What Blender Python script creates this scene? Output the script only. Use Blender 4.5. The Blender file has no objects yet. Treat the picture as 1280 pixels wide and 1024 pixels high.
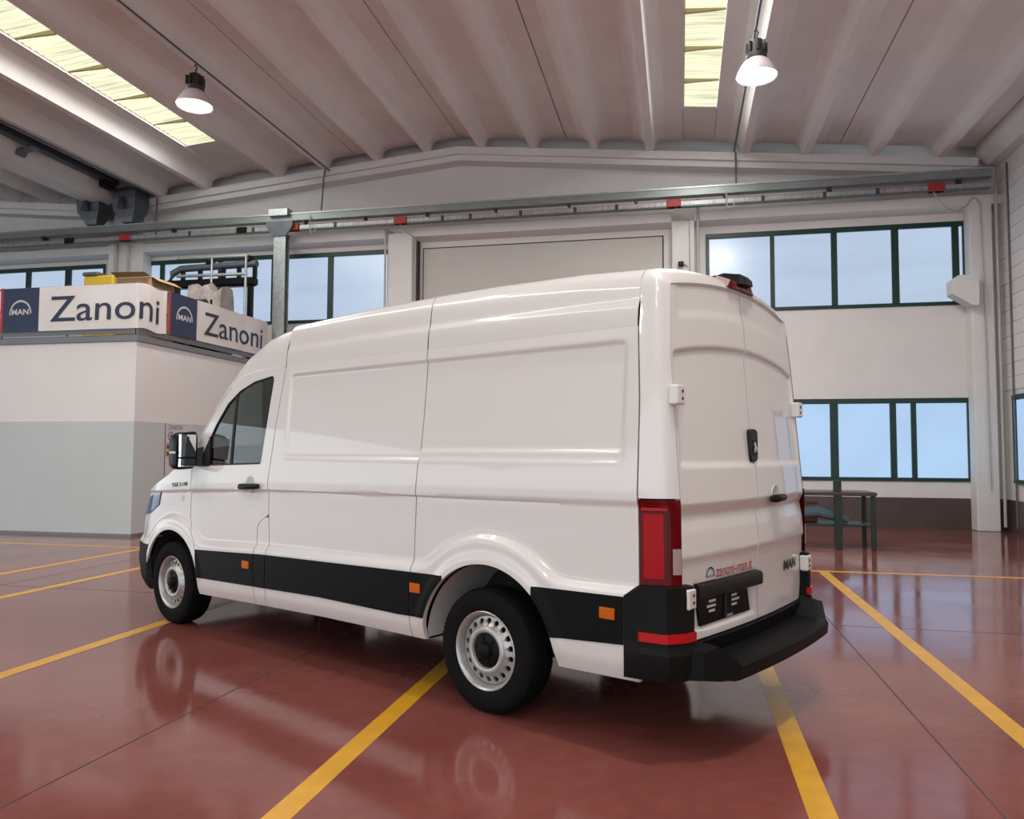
import bpy, math, random
import numpy as np
from mathutils import Vector, Matrix
random.seed(4); np.random.seed(4)
C = bpy.context.scene.collection
sc = bpy.context.scene
PI = math.pi

# ------------------------------------------------------------------ camera
F_PX = 972.8
CAM = (0.0, 0.0, 1.4977); YAW, PITCH, ROLL = math.radians(102.2146), math.radians(3.1738), math.radians(0.2619)
fwd = Vector((math.cos(YAW)*math.cos(PITCH), math.sin(YAW)*math.cos(PITCH), math.sin(PITCH)))
rgt = Vector((math.sin(YAW), -math.cos(YAW), 0)); up = rgt.cross(fwd)
r2 = math.cos(ROLL)*rgt + math.sin(ROLL)*up; u2 = -math.sin(ROLL)*rgt + math.cos(ROLL)*up
cd = bpy.data.cameras.new('camera'); cam = bpy.data.objects.new('camera', cd); C.objects.link(cam)
m = Matrix((r2, u2, -fwd)).transposed().to_4x4(); m.translation = Vector(CAM); cam.matrix_world = m
cd.sensor_fit = 'HORIZONTAL'; cd.sensor_width = 36.0; cd.lens = F_PX/1280*36.0
cd.clip_start = .05; cd.clip_end = 300
sc.camera = cam
# ------------------------------------------------------------------ world, exposure, daylight
sc.view_settings.view_transform = 'Standard'; sc.view_settings.look = 'None'
sc.view_settings.gamma = 1.0; sc.view_settings.use_curve_mapping = False
sc.view_settings.exposure = 0.3
sc.cycles.use_denoising = True
sc.cycles.max_bounces = 8; sc.cycles.diffuse_bounces = 5; sc.cycles.glossy_bounces = 4
sc.cycles.transmission_bounces = 4; sc.cycles.transparent_max_bounces = 8
sc.cycles.caustics_reflective = False; sc.cycles.caustics_refractive = False
sc.cycles.sample_clamp_indirect = 4.0
w = bpy.data.worlds.new('world'); sc.world = w; w.use_nodes = True
w.node_tree.nodes['Background'].inputs[0].default_value = (.82, .935, 1.0, 1)
w.node_tree.nodes['Background'].inputs[1].default_value = 2.0
SKYLIGHT_W, LAMP_W = 220.0, 130.0

# ------------------------------------------------------------------ materials
MT = {}
def mat(name, col, rough=.5, metal=0.0, spec=.5, coat=0.0, noise=None, bump=None, emit=None, trans=0, alpha=None):
    if name in MT: return MT[name]
    M = bpy.data.materials.new(name); M.use_nodes = True; MT[name] = M
    nt = M.node_tree; b = nt.nodes['Principled BSDF']
    b.inputs['Base Color'].default_value = (*col, 1); b.inputs['Roughness'].default_value = rough
    b.inputs['Metallic'].default_value = metal; b.inputs['Specular IOR Level'].default_value = spec
    b.inputs['Coat Weight'].default_value = coat; b.inputs['Coat Roughness'].default_value = .03
    if trans: b.inputs['Transmission Weight'].default_value = trans
    if emit:
        b.inputs['Emission Color'].default_value = (*emit[0], 1); b.inputs['Emission Strength'].default_value = emit[1]
    tc = nt.nodes.new('ShaderNodeTexCoord')
    if noise:      # (scale, amount, (sx,sy,sz))
        mp = nt.nodes.new('ShaderNodeMapping'); nt.links.new(tc.outputs['Object'], mp.inputs[0])
        mp.inputs['Scale'].default_value = noise[2] if len(noise) > 2 else (1, 1, 1)
        n = nt.nodes.new('ShaderNodeTexNoise'); nt.links.new(mp.outputs[0], n.inputs['Vector'])
        n.inputs['Scale'].default_value = noise[0]; n.inputs['Detail'].default_value = 5; n.inputs['Roughness'].default_value = .62
        rp = nt.nodes.new('ShaderNodeValToRGB'); nt.links.new(n.outputs['Fac'], rp.inputs[0])
        a = noise[1]
        rp.color_ramp.elements[0].position = .3; rp.color_ramp.elements[1].position = .7
        rp.color_ramp.elements[0].color = (*[c*(1-a) for c in col], 1); rp.color_ramp.elements[1].color = (*[min(1, c*(1+a)) for c in col], 1)
        nt.links.new(rp.outputs[0], b.inputs['Base Color'])
    if bump:       # (scale, strength)
        n2 = nt.nodes.new('ShaderNodeTexNoise'); nt.links.new(tc.outputs['Object'], n2.inputs['Vector'])
        n2.inputs['Scale'].default_value = bump[0]; n2.inputs['Detail'].default_value = 4
        bp = nt.nodes.new('ShaderNodeBump'); bp.inputs['Strength'].default_value = bump[1]; bp.inputs['Distance'].default_value = .02
        nt.links.new(n2.outputs['Fac'], bp.inputs['Height']); nt.links.new(bp.outputs[0], b.inputs['Normal'])
    return M

def floor_mat():
    M = mat('polished_red_floor', (.17, .045, .038), .2)
    nt = M.node_tree; b = nt.nodes['Principled BSDF']; tc = nt.nodes.new('ShaderNodeTexCoord')
    def noise(scale, det, dist=0):
        n = nt.nodes.new('ShaderNodeTexNoise'); nt.links.new(tc.outputs['Object'], n.inputs['Vector'])
        n.inputs['Scale'].default_value = scale; n.inputs['Detail'].default_value = det; n.inputs['Distortion'].default_value = dist; return n
    n1 = noise(.55, 6, .6); n2 = noise(9, 6); n3 = noise(1.3, 5, .3)
    r1 = nt.nodes.new('ShaderNodeValToRGB'); nt.links.new(n1.outputs['Fac'], r1.inputs[0])
    e = r1.color_ramp.elements; e[0].position = .3; e[1].position = .72
    e[0].color = (.150, .040, .033, 1); e[1].color = (.225, .077, .066, 1)
    mx = nt.nodes.new('ShaderNodeMix'); mx.data_type = 'RGBA'; mx.blend_type = 'OVERLAY'; mx.inputs[0].default_value = .22
    nt.links.new(r1.outputs[0], mx.inputs[6]); nt.links.new(n2.outputs['Fac'], mx.inputs[7])
    nt.links.new(mx.outputs[2], b.inputs['Base Color'])
    mr = nt.nodes.new('ShaderNodeMapRange'); nt.links.new(n3.outputs['Fac'], mr.inputs[0])
    mr.inputs[1].default_value = .3; mr.inputs[2].default_value = .7; mr.inputs[3].default_value = .07; mr.inputs[4].default_value = .17
    nt.links.new(mr.outputs[0], b.inputs['Roughness'])
    b.inputs['Specular IOR Level'].default_value = .42
    bp = nt.nodes.new('ShaderNodeBump'); bp.inputs['Strength'].default_value = .03; bp.inputs['Distance'].default_value = .02
    n4 = noise(3.0, 3); nt.links.new(n4.outputs['Fac'], bp.inputs['Height']); nt.links.new(bp.outputs[0], b.inputs['Normal'])
    return M

def emit_mat(name, col, strength, scale=None, amt=.1, stretch=(1, 1, 1)):
    M = bpy.data.materials.new(name); M.use_nodes = True; nt = M.node_tree; MT[name] = M
    nt.nodes.remove(nt.nodes['Principled BSDF']); out = nt.nodes['Material Output']
    e = nt.nodes.new('ShaderNodeEmission'); e.inputs[1].default_value = strength; e.inputs[0].default_value = (*col, 1)
    if scale:
        tc = nt.nodes.new('ShaderNodeTexCoord'); mp = nt.nodes.new('ShaderNodeMapping'); mp.inputs['Scale'].default_value = stretch
        nt.links.new(tc.outputs['Object'], mp.inputs[0])
        n = nt.nodes.new('ShaderNodeTexNoise'); n.inputs['Scale'].default_value = scale; n.inputs['Detail'].default_value = 4
        nt.links.new(mp.outputs[0], n.inputs['Vector'])
        rp = nt.nodes.new('ShaderNodeValToRGB'); nt.links.new(n.outputs['Fac'], rp.inputs[0])
        rp.color_ramp.elements[0].position = .32; rp.color_ramp.elements[1].position = .62
        rp.color_ramp.elements[0].color = (*[c*(1-amt) for c in col], 1); rp.color_ramp.elements[1].color = (*col, 1)
        nt.links.new(rp.outputs[0], e.inputs[0])
    # a thin gloss so that the panes also mirror the hall
    g = nt.nodes.new('ShaderNodeBsdfGlossy'); g.inputs['Roughness'].default_value = .25; g.inputs[0].default_value = (.06, .06, .06, 1)
    ad = nt.nodes.new('ShaderNodeAddShader'); nt.links.new(e.outputs[0], ad.inputs[0]); nt.links.new(g.outputs[0], ad.inputs[1])
    nt.links.new(ad.outputs[0], out.inputs[0]); return M

def glass_mat(name, tint, refl=.06):
    M = bpy.data.materials.new(name); M.use_nodes = True; nt = M.node_tree; MT[name] = M
    nt.nodes.remove(nt.nodes['Principled BSDF']); out = nt.nodes['Material Output']
    t = nt.nodes.new('ShaderNodeBsdfTransparent'); t.inputs[0].default_value = (*tint, 1)
    g = nt.nodes.new('ShaderNodeBsdfGlossy'); g.inputs['Roughness'].default_value = .01; g.inputs[0].default_value = (1, 1, 1, 1)
    lw = nt.nodes.new('ShaderNodeFresnel'); lw.inputs[0].default_value = 1.5
    mx = nt.nodes.new('ShaderNodeMixShader'); nt.links.new(lw.outputs[0], mx.inputs[0])
    nt.links.new(t.outputs[0], mx.inputs[1]); nt.links.new(g.outputs[0], mx.inputs[2]); nt.links.new(mx.outputs[0], out.inputs[0]); return M

floor_mat()
mat('white_wall', (.71, .70, .685), .75, noise=(.9, .045), bump=(30, .05))
mat('white_ledge', (.70, .70, .685), .7, noise=(1.2, .04))
mat('grey_wall_panel', (.56, .55, .52), .8, noise=(.7, .04))
mat('brown_dado', (.075, .05, .042), .35, noise=(1.2, .25))
mat('concrete_soffit', (.76, .745, .725), .85, noise=(.8, .06), bump=(18, .08))
mat('concrete_rib', (.80, .785, .765), .8, noise=(1.1, .05))
mat('skylight_bar', (.42, .36, .17), .7)
mat('joint_dark', (.05, .042, .04), .8)
mat('green_frame', (.004, .035, .028), .4)
mat('grey_paint', (.36, .37, .38), .6, noise=(.8, .04))
mat('grey_blue_paint', (.53, .59, .595), .55, noise=(.8, .03))
mat('office_white', (.76, .76, .75), .6, noise=(.8, .03))
mat('rail_grey', (.20, .215, .235), .5, metal=.3)
mat('galvanised', (.42, .46, .46), .42, metal=.75, noise=(14, .18))
mat('tray_grey', (.25, .28, .28), .4, metal=.6, noise=(3, .12, (1, 6, 6)))
mat('busbar_metal', (.36, .37, .36), .4, metal=.6, noise=(16, .3, (1, .3, .3)))
mat('dark_steel', (.05, .055, .06), .5, metal=.4)
mat('slate_metal', (.12, .14, .16), .45, metal=.4, noise=(5, .15))
mat('red_plastic', (.36, .02, .018), .45)
mat('yellow_line', (.56, .29, .014), .34, noise=(5, .12))
mat('pipe_grey', (.44, .44, .42), .5, metal=.1)
mat('banner_white', (.72, .71, .69), .6, noise=(1.4, .05), bump=(3, .25))
mat('banner_navy', (.022, .036, .082), .55, bump=(3, .2))
mat('banner_red', (.45, .02, .03), .5)
mat('ink_navy', (.025, .036, .07), .6)
mat('logo_silver', (.55, .56, .58), .5)
mat('poster_white', (.62, .60, .62), .5)
mat('poster_yellow', (.62, .50, .14), .5)
mat('poster_violet', (.12, .07, .2), .5)
mat('ink_black', (.015, .015, .02), .5)
mat('cardboard', (.42, .27, .14), .8, noise=(4, .1))
mat('yellow_crate', (.62, .42, .03), .5)
mat('black_plastic', (.005, .005, .0055), .4, spec=.22)
mat('tarp_grey', (.33, .30, .28), .5, noise=(3, .35), bump=(6, .6))
mat('bench_green', (.008, .03, .014), .5)
mat('bench_top', (.06, .04, .03), .45)
mat('cloth_blue', (.10, .15, .19), .8)
mat('box_orange', (.40, .13, .07), .6)
mat('lamp_body', (.03, .03, .032), .5)
mat('lamp_reflector', (.75, .66, .68), .35, metal=.2)
# van
mat('white_paint', (.62, .615, .60), .35, spec=.4, coat=.8)
mat('seam_black', (.012, .012, .012), .8)
mat('black_cladding', (.0045, .0045, .005), .5, spec=.10)
mat('bumper_black', (.006, .006, .0065), .55, spec=.12)
mat('tyre_rubber', (.005, .005, .0055), .8, spec=.12)
mat('wheel_silver', (.42, .42, .41), .38, metal=.55)
mat('hub_black', (.004, .004, .0045), .5, spec=.14)
mat('chrome', (.8, .8, .8), .12, metal=1)
mat('orange_lens', (.46, .10, .003), .3, spec=.25)
mat('red_lens', (.10, .001, .003), .15, spec=.15, coat=.12)
mat('red_lens_bright', (.32, .003, .005), .2, spec=.12, coat=.1)
mat('clear_lens', (.32, .26, .26), .15, coat=.8)
mat('red_reflector', (.40, .006, .008), .3, spec=.3)
mat('wheel_liner', (.50, .51, .51), .55)
mat('red_ink', (.33, .02, .03), .5)
mat('headlight_glass', (.02, .045, .14), .12, spec=.4, coat=.2)
mat('seat_cloth', (.022, .023, .026), .85)
mat('dash_plastic', (.02, .02, .022), .6)
mat('mirror_glass', (.82, .83, .84), .02, metal=1)
glass_mat('tinted_glass', (.30, .36, .36)); glass_mat('screen_glass', (.55, .62, .60))
emit_mat('frosted_window', (.57, .71, .91), .69, 1.1, .10, (.3, 1, 1.6))
emit_mat('frosted_window_low', (.46, .67, .95), .76, .9, .08)
emit_mat('skylight_sheet', (.98, .97, .66), 1.0, 2.4, .45, (.35, 9, 1))
emit_mat('lamp_glow', (1.0, .93, .95), 7.0)

# ------------------------------------------------------------------ mesh helpers
class MB:
    def __init__(s): s.v = []; s.f = []
    def add(s, v, f):
        o = len(s.v); s.v += [tuple(map(float, p)) for p in v]; s.f += [tuple(i+o for i in q) for q in f]; return s
    def box(s, x0, x1, y0, y1, z0, z1):
        v = [(x, y, z) for x in (x0, x1) for y in (y0, y1) for z in (z0, z1)]
        return s.add(v, [(0, 1, 3, 2), (4, 6, 7, 5), (0, 4, 5, 1), (2, 3, 7, 6), (0, 2, 6, 4), (1, 5, 7, 3)])
    def bbox(s, x0, x1, y0, y1, z0, z1, b=.01):      # box with chamfered edges
        b = min(b, (x1-x0)*.45, (y1-y0)*.45, (z1-z0)*.45)
        def oct_(u0, u1, w0, w1): return [(u0+b, w0), (u1-b, w0), (u1, w0+b), (u1, w1-b), (u1-b, w1), (u0+b, w1), (u0, w1-b), (u0, w0+b)]
        ins = lambda u0, u1, w0, w1: [(u0+b, w0+b*.3), (u1-b, w0+b*.3), (u1-b*.3, w0+b), (u1-b*.3, w1-b), (u1-b, w1-b*.3), (u0+b, w1-b*.3), (u0+b*.3, w1-b), (u0+b*.3, w0+b)]
        inn = lambda u0, u1, w0, w1: oct_(u0+b*.8, u1-b*.8, w0+b*.8, w1-b*.8) if min(u1-u0, w1-w0) > b*4 else ins(u0, u1, w0, w1)
        L = [[(x, y, z0) for x, y in inn(x0, x1, y0, y1)], [(x, y, z0+b) for x, y in oct_(x0, x1, y0, y1)],
             [(x, y, z1-b) for x, y in oct_(x0, x1, y0, y1)], [(x, y, z1) for x, y in inn(x0, x1, y0, y1)]]
        return s.loft(L)
    def loft(s, rings, cap=True, closed=True):
        n = len(rings[0]); v = [p for r in rings for p in r]; f = []
        for i in range(len(rings)-1):
            for j in range(n if closed else n-1):
                k = (j+1) % n; f.append((i*n+j, i*n+k, (i+1)*n+k, (i+1)*n+j))
        if cap and closed: f.append(tuple(range(n))[::-1]); f.append(tuple((len(rings)-1)*n+j for j in range(n)))
        return s.add(v, f)
    def tube(s, path, r, n=8):
        P = [Vector(p) for p in path]; rings = []
        for i, p in enumerate(P):
            t = (P[min(i+1, len(P)-1)]-P[max(i-1, 0)]).normalized()
            a = Vector((0, 0, 1)) if abs(t.z) < .9 else Vector((1, 0, 0))
            e1 = t.cross(a).normalized(); e2 = t.cross(e1)
            rr = r[i] if isinstance(r, (list, tuple)) else r
            rings.append([p+(e1*math.cos(2*PI*k/n)+e2*math.sin(2*PI*k/n))*rr for k in range(n)])
        return s.loft(rings)
    def lathe(s, prof, n=40, axis='z', c=(0, 0, 0), cap=False):
        rings = []
        for r, h in prof:
            ring = []
            for k in range(n):
                a = 2*PI*k/n; u, w_ = r*math.cos(a), r*math.sin(a)
                ring.append({'z': (u, w_, h), 'y': (u, h, w_), 'x': (h, u, w_)}[axis])
            rings.append([(p[0]+c[0], p[1]+c[1], p[2]+c[2]) for p in ring])
        return s.loft(rings, cap=cap)
    def prism(s, poly, a0, a1, axis):     # poly in the two other axes, extruded along axis
        def mk(u, w_, a): return {'x': (a, u, w_), 'y': (u, a, w_), 'z': (u, w_, a)}[axis]
        return s.loft([[mk(u, w_, a0) for u, w_ in poly], [mk(u, w_, a1) for u, w_ in poly]])
    def build(s, name, material, parent=None, smooth=None, recalc=True):
        me = bpy.data.meshes.new(name); me.from_pydata(s.v, [], s.f); me.update()
        return mesh_obj(name, me, material, parent, smooth, recalc)
def mesh_obj(name, me, material, parent=None, smooth=None, recalc=False):
    if recalc:
        import bmesh
        bm = bmesh.new(); bm.from_mesh(me); bmesh.ops.recalc_face_normals(bm, faces=bm.faces); bm.to_mesh(me); bm.free()
    me.materials.append(MT[material] if isinstance(material, str) else material)
    if smooth:
        me.shade_smooth()
        me.set_sharp_from_angle(angle=math.radians(smooth))
    o = bpy.data.objects.new(name, me); C.objects.link(o)
    if parent: o.parent = parent
    return o
def tag(o, label, cat, group=None):
    o['label'] = label; o['category'] = cat
    if group: o['group'] = group
    return o
def struct(o, label=None):
    o['kind'] = 'structure'
    if label: o['label'] = label
    return o
def empty(name, loc=(0, 0, 0), rz=0):
    o = bpy.data.objects.new(name, None); C.objects.link(o); o.location = loc; o.rotation_euler = (0, 0, rz); o.empty_display_size = .2; return o
def child_copy(o, parent, loc=(0, 0, 0)):
    c = o.copy(); C.objects.link(c); c.parent = parent; c.location = loc; return c
def text_geo(s, size=1.0, sx=1.0, bold=0.0, extrude=0.0, space=1.0):
    cu = bpy.data.curves.new('t', 'FONT'); cu.body = s; cu.size = size; cu.offset = bold; cu.extrude = extrude; cu.resolution_u = 4
    cu.space_character = space; cu.fill_mode = 'BOTH' if extrude else 'FRONT'
    o = bpy.data.objects.new('t', cu); C.objects.link(o)
    dg = bpy.context.evaluated_depsgraph_get(); me = bpy.data.meshes.new_from_object(o.evaluated_get(dg))
    v = np.array([tuple(p.co) for p in me.vertices]); f = [tuple(p.vertices) for p in me.polygons]
    bpy.data.objects.remove(o); bpy.data.curves.remove(cu); bpy.data.meshes.remove(me)
    v[:, 0] -= v[:, 0].min(); v[:, 0] *= sx
    return v, f
def place_text(name, s, w_, h, mapf, material, parent, thick=.002, bold=0.0):
    """lettering scaled to w_ x h, mapped by mapf(u, v, d) to 3D"""
    v, f = text_geo(s, bold=bold)
    v[:, 1] -= v[:, 1].min(); v[:, 0] *= w_/v[:, 0].max(); v[:, 1] *= h/v[:, 1].max()
    if w_ > 1:                                   # large lettering follows the cloth: split long edges
        import bmesh
        bm = bmesh.new(); vs = [bm.verts.new(p) for p in v]
        for q in f: bm.faces.new([vs[i] for i in q])
        for _ in range(4):
            le = [ed for ed in bm.edges if ed.calc_length() > .05]
            if le: bmesh.ops.subdivide_edges(bm, edges=le, cuts=1); bmesh.ops.triangulate(bm, faces=bm.faces[:])
        bm.verts.index_update(); v = np.array([tuple(p.co) for p in bm.verts]); f = [tuple(p.index for p in q.verts) for q in bm.faces]; bm.free()
    mb = MB(); mb.add([mapf(p[0], p[1], thick) for p in v], f)
    return mb.build(name, material, parent, recalc=False)

# ================================================================== THE HALL
YW = 17.3; YB = -9.0; XR = 6.28; XV = -14.2; XRIDGE = -4.96; XL = -33.0; XRIDGE2 = -23.4
def soffit(x):
    if x < XV: return 8.87-.095*abs(x-XRIDGE2)
    return 8.787-(.1015 if x > XRIDGE else .086)*abs(x-XRIDGE)
fl = MB().box(XL-4, XR+.3, YB-6, YW+.3, -.2, 0).build('floor', 'polished_red_floor'); struct(fl, 'polished dark red resin floor')
for (x, y0, x2, y1) in ((1.30, -3.0, 1.30, 10.4), (-2.95, -3.0, -2.60, 10.4), (-7.4, -3.0, -7.4, 10.4)):
    d = .004
    MB().add([(x-d, y0, .0015), (x+d, y0, .0015), (x2+d, y1, .0015), (x2-d, y1, .0015)], [(0, 1, 2, 3)]).build('floor_joint', 'joint_dark', fl)
for y in (7.35, .4):
    MB().add([(-14, y, .0014), (-14, y-.008, .0014), (6, y-.008, .0014), (6, y, .0014)], [(0, 1, 2, 3)]).build('floor_joint', 'joint_dark', fl)

# yellow markings
for (x, y0, y1, lab) in ((-1.625, -1.5, 10.6, 'yellow bay line running under the van beside its rear wheel'),
                         (.565, -1.5, 10.6, 'yellow bay line running under the rear bumper of the van'),
                         (1.765, -1.5, 10.6, 'yellow bay line beside the van, ending near the green workbench'),
                         (-4.43, -1.5, 10.6, 'yellow bay line leading to the front wheel of the van'),
                         (-6.77, -1.5, 10.6, 'yellow bay line ahead of the van, second out from its front wheel'),
                         (-8.06, -1.5, 10.6, 'yellow bay line nearest the side of the office block')):
    tag(MB().box(x-.06, x+.06, y0, y1, -.01, .002).build('floor_marking', 'yellow_line'), lab, 'floor line', 'yellow bay lines')
tag(MB().box(-13.5, 6.0, 10.62, 10.72, -.01, .0025).build('floor_marking', 'yellow_line'), 'yellow cross line along the heads of the bays by the office block', 'floor line', 'yellow bay lines')

# back wall -------------------------------------------------------------
wb = struct(empty('wall_back', (0, YW, 0)), 'white painted end wall with windows')
def wbm(mb, name, material, smooth=None):
    mb.v = [(x, y-YW, z) for x, y, z in mb.v]; return mb.build(name, material, wb, smooth)
WT = .3
# openings: (x0,x1,z0,z1)
OPEN = [(.57, 5.74, 4.55, 6.28), (.57, 5.74, .95, 2.65), (-9.62, -6.72, 4.62, 6.33), (-13.3, -9.75, 4.62, 6.35), (-19.0, -14.55, 4.62, 6.34)]
xs = sorted({XL-4, XR+.3, *[o[0] for o in OPEN], *[o[1] for o in OPEN]}); zs = sorted({.62, 9.9, *[o[2] for o in OPEN], *[o[3] for o in OPEN]})
mb = MB()
for i in range(len(xs)-1):
    for j in range(len(zs)-1):
        cx, cz = (xs[i]+xs[i+1])/2, (zs[j]+zs[j+1])/2
        if not any(o[0] < cx < o[1] and o[2] < cz < o[3] for o in OPEN): mb.box(xs[i], xs[i+1], YW, YW+WT, zs[j], zs[j+1])
wbm(mb, 'wall_surface', 'white_wall')
wbm(MB().box(XL-4, XR+.3, YW-.012, YW+WT, 0, .62), 'dado', 'brown_dado')
# inset panel of the middle bay
wbm(MB().box(-5.88, -.36, YW-.03, YW, .65, 6.28), 'bay_panel', 'grey_wall_panel')
wbm(MB().box(-5.91, -.33, YW-.012, YW, .65, 6.31), 'panel_joint', 'joint_dark')
# ledge beam under the tray and pilasters
def ledge(x0, x1): wbm(MB().prism([(16.95, 6.50), (16.95, 6.70), (17.02, 6.735), (YW, 6.735), (YW, 6.45)], x0, x1, 'x'), 'ledge_beam', 'white_ledge')
for a, b in ((XL-4, -14.2), (-13.2, -6.66), (-6.06, -.15), (.325, XR)): ledge(a, b)
for a, b, top in ((-6.66, -6.06, 6.60), (-.15, .325, 6.52), (5.69, 6.10, 6.70), (-14.2, -13.2, 8.1)):
    wbm(MB().bbox(a, b, 16.94, YW, 0, top, .015), 'pilaster', 'white_ledge')
wbm(MB().bbox(-6.02, -5.98, 17.2, YW, .65, 6.5, .005), 'corner_bead', 'joint_dark')
# corbel on the right pilaster
wbm(MB().prism([(5.24, 4.66), (5.24, 4.93), (5.36, 5.02), (5.72, 5.02), (5.72, 4.42), (5.60, 4.42)], 16.62, 16.95, 'y'), 'corbel', 'white_ledge')
# gable beam in segments following the roof
def gable(x0, x1):
    def zt(x): return soffit(x)-.26
    mb = MB()
    for (y0, y1, t0, t1) in ((16.86, YW, 0, -.17), (16.94, YW, -.17, -.30)):
        mb.loft([[(x0, y0, zt(x0)+t0), (x0, y1, zt(x0)+t0), (x0, y1, zt(x0)+t1), (x0, y0, zt(x0)+t1)],
                 [(x1, y0, zt(x1)+t0), (x1, y1, zt(x1)+t0), (x1, y1, zt(x1)+t1), (x1, y0, zt(x1)+t1)]])
    wbm(mb, 'gable_beam', 'white_ledge')
gable(XRIDGE, XR-.42); gable(-13.6, XRIDGE); gable(XRIDGE2, XV-.4); gable(XL, XRIDGE2)

# windows ------------------------------------------------------------------
def window(idx, x0, x1, z0, z1, mulls, pane='frosted_window', fr=.075, label='', lower=None):
    W = struct(empty('window_%d' % idx, ((x0+x1)/2, YW, z0)), label)
    def b(mb, name, m_): mb.v = [(x-(x0+x1)/2, y-YW, z-z0) for x, y, z in mb.v]; return mb.build(name, m_, W)
    for (a, c, d, e) in ((x0, x1, z1-fr-.03, z1), (x0, x1, z0, z0+fr)): b(MB().bbox(a, c, YW-.03, YW+.09, d, e, .008), 'window_frame', 'green_frame')
    for xx in (x0, x1-fr): b(MB().bbox(xx, xx+fr, YW-.03, YW+.09, z0+fr, z1-fr, .008), 'window_frame', 'green_frame')
    ed = [x0+fr]+[v for mm in mulls for v in (mm[0], mm[1])]+[x1-fr]
    for mm in mulls: b(MB().bbox(mm[0], mm[1], YW-.02, YW+.08, z0+fr, z1-fr, .006), 'mullion', 'green_frame')
    for i in range(0, len(ed), 2): b(MB().box(ed[i], ed[i+1], YW+.03, YW+.045, z0+fr, z1-fr), 'pane', pane)
window(1, .57, 5.74, 4.55, 6.28, [(1.91, 2.0), (3.14, 3.26), (4.32, 4.46), (5.47, 5.60)], label='upper green framed window strip with frosted panes beside the corbel')
window(2, .57, 5.74, .95, 2.65, [(1.75, 1.87), (3.06, 3.22), (4.22, 4.34), (4.62, 4.72)], 'frosted_window_low', label='lower green framed window strip with frosted panes behind the van')
window(3, -9.62, -6.72, 4.62, 6.33, [(-8.33, -8.19)], label='upper green framed window behind the van roof')
window(4, -13.3, -9.75, 4.62, 6.35, [(-12.95, -12.83), (-11.3, -11.18)], label='upper green framed window above the office block junk')
window(5, -19.0, -14.55, 4.62, 6.34, [(-18.4, -18.25), (-17.0, -16.85), (-15.78, -15.6)], label='upper green framed window strip above the first banner')

# right wall ---------------------------------------------------------------
wr = struct(empty('wall_right', (XR, 0, 0)), 'white painted block side wall')
def wrm(mb, name, material): mb.v = [(x-XR, y, z) for x, y, z in mb.v]; return mb.build(name, material, wr)
mb = MB(); mb.box(XR+.02, XR+.3, YB, YW, 2.65, 9.0); mb.box(XR+.02, XR+.3, YB, YW, 0, .95)
mb.box(XR+.02, XR+.3, YB, 11.5, .95, 2.65); mb.box(XR+.02, XR+.3, 16.7, YW, .95, 2.65); wrm(mb, 'wall_surface', 'white_wall')
wrm(MB().box(XR-.012, XR+.02, YB, YW, 0, .62), 'dado', 'brown_dado')
src = None
for j in range(28):                                  # painted block courses near the corner
    z = .66+j*.262
    for i in range(4):
        y = 15.05+i*.53+(.26 if j % 2 else 0)
        if (z < 2.66 and z > .62 and y < 16.7) or z > 7.0 or y+.5 > YW-.02: continue
        if src is None:
            src = wrm(MB().bbox(XR-.0, XR+.05, 0, .522, 0, .254, .006), 'block', 'white_wall'); src.location = (0, y, z)
        else: child_copy(src, wr, (0, y, z))
W = struct(empty('window_6', (XR, 14, .95)), 'green framed window strip in the block side wall')
for a in ((11.5, 16.7, 0, .075), (11.5, 16.7, 1.6, 1.7)): MB().bbox(-.03, .08, a[0]-14, a[1]-14, a[2], a[3], .008).build('window_frame', 'green_frame', W)
for y in (11.5, 12.8, 14.1, 15.4, 16.62): MB().bbox(-.02, .08, y-14, y+.09-14, .075, 1.6, .006).build('mullion', 'green_frame', W)
for y in (11.59, 12.89, 14.19, 15.49): MB().box(.03, .045, y-14, y+1.21-14 if y < 15 else 16.62-14, .075, 1.6).build('pane', 'frosted_window_low', W)
# beam along the top of the right wall
struct(MB().prism([(5.86, 7.50), (5.86, 8.1), (XR+.02, 8.1), (XR+.02, 7.30), (6.06, 7.30)], YB, YW-.3, 'y').build('trim_1', 'white_ledge'), 'white concrete eaves beam along the block side wall')
# left and front closures (outside the frame)
struct(MB().box(XL-.3, XL, YB, YW, 5.2, 11).build('wall_left', 'white_wall'))
struct(MB().box(XL, XR, YB-.3, YB, 5.4, 10).build('wall_front', 'white_wall'))

# ceiling --------------------------------------------------------------------
ce = struct(empty('ceiling', (0, 0, 8)), 'ribbed precast concrete roof soffit')
Y0, Y1 = YB, 16.98
def rib_mesh(depth):
    h = .07; pr = [(-.34, 0), (-.22, -.015), (-.15, -.05), (-.115, -.12), (-.075, -depth), (.075, -depth), (.115, -.12), (.15, -.05), (.22, -.015), (.34, 0), (.34, .03), (-.34, .03)]
    return pr
def panel_c(x0, x1, ribs, y1=Y1):
    z0, z1 = soffit(x0), soffit(x1)
    p = MB().loft([[(x0+.012, y, z0-8), (x1-.012, y, z1-8), (x1-.012, y, z1-8+.12), (x0+.012, y, z0-8+.12)] for y in (Y0, y1)]).build('ceiling_panel', 'concrete_soffit', ce)
    for rx in ribs:
        zz = soffit(rx)-8; s = (soffit(rx+.1)-soffit(rx-.1))/.2
        MB().prism([(rx+a, zz+b+s*a*(1 if b > -.1 else 0)) for a, b in rib_mesh(.27)], Y0, y1-.02, 'y').build('rib', 'concrete_rib', p, smooth=50)
    return p
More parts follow.
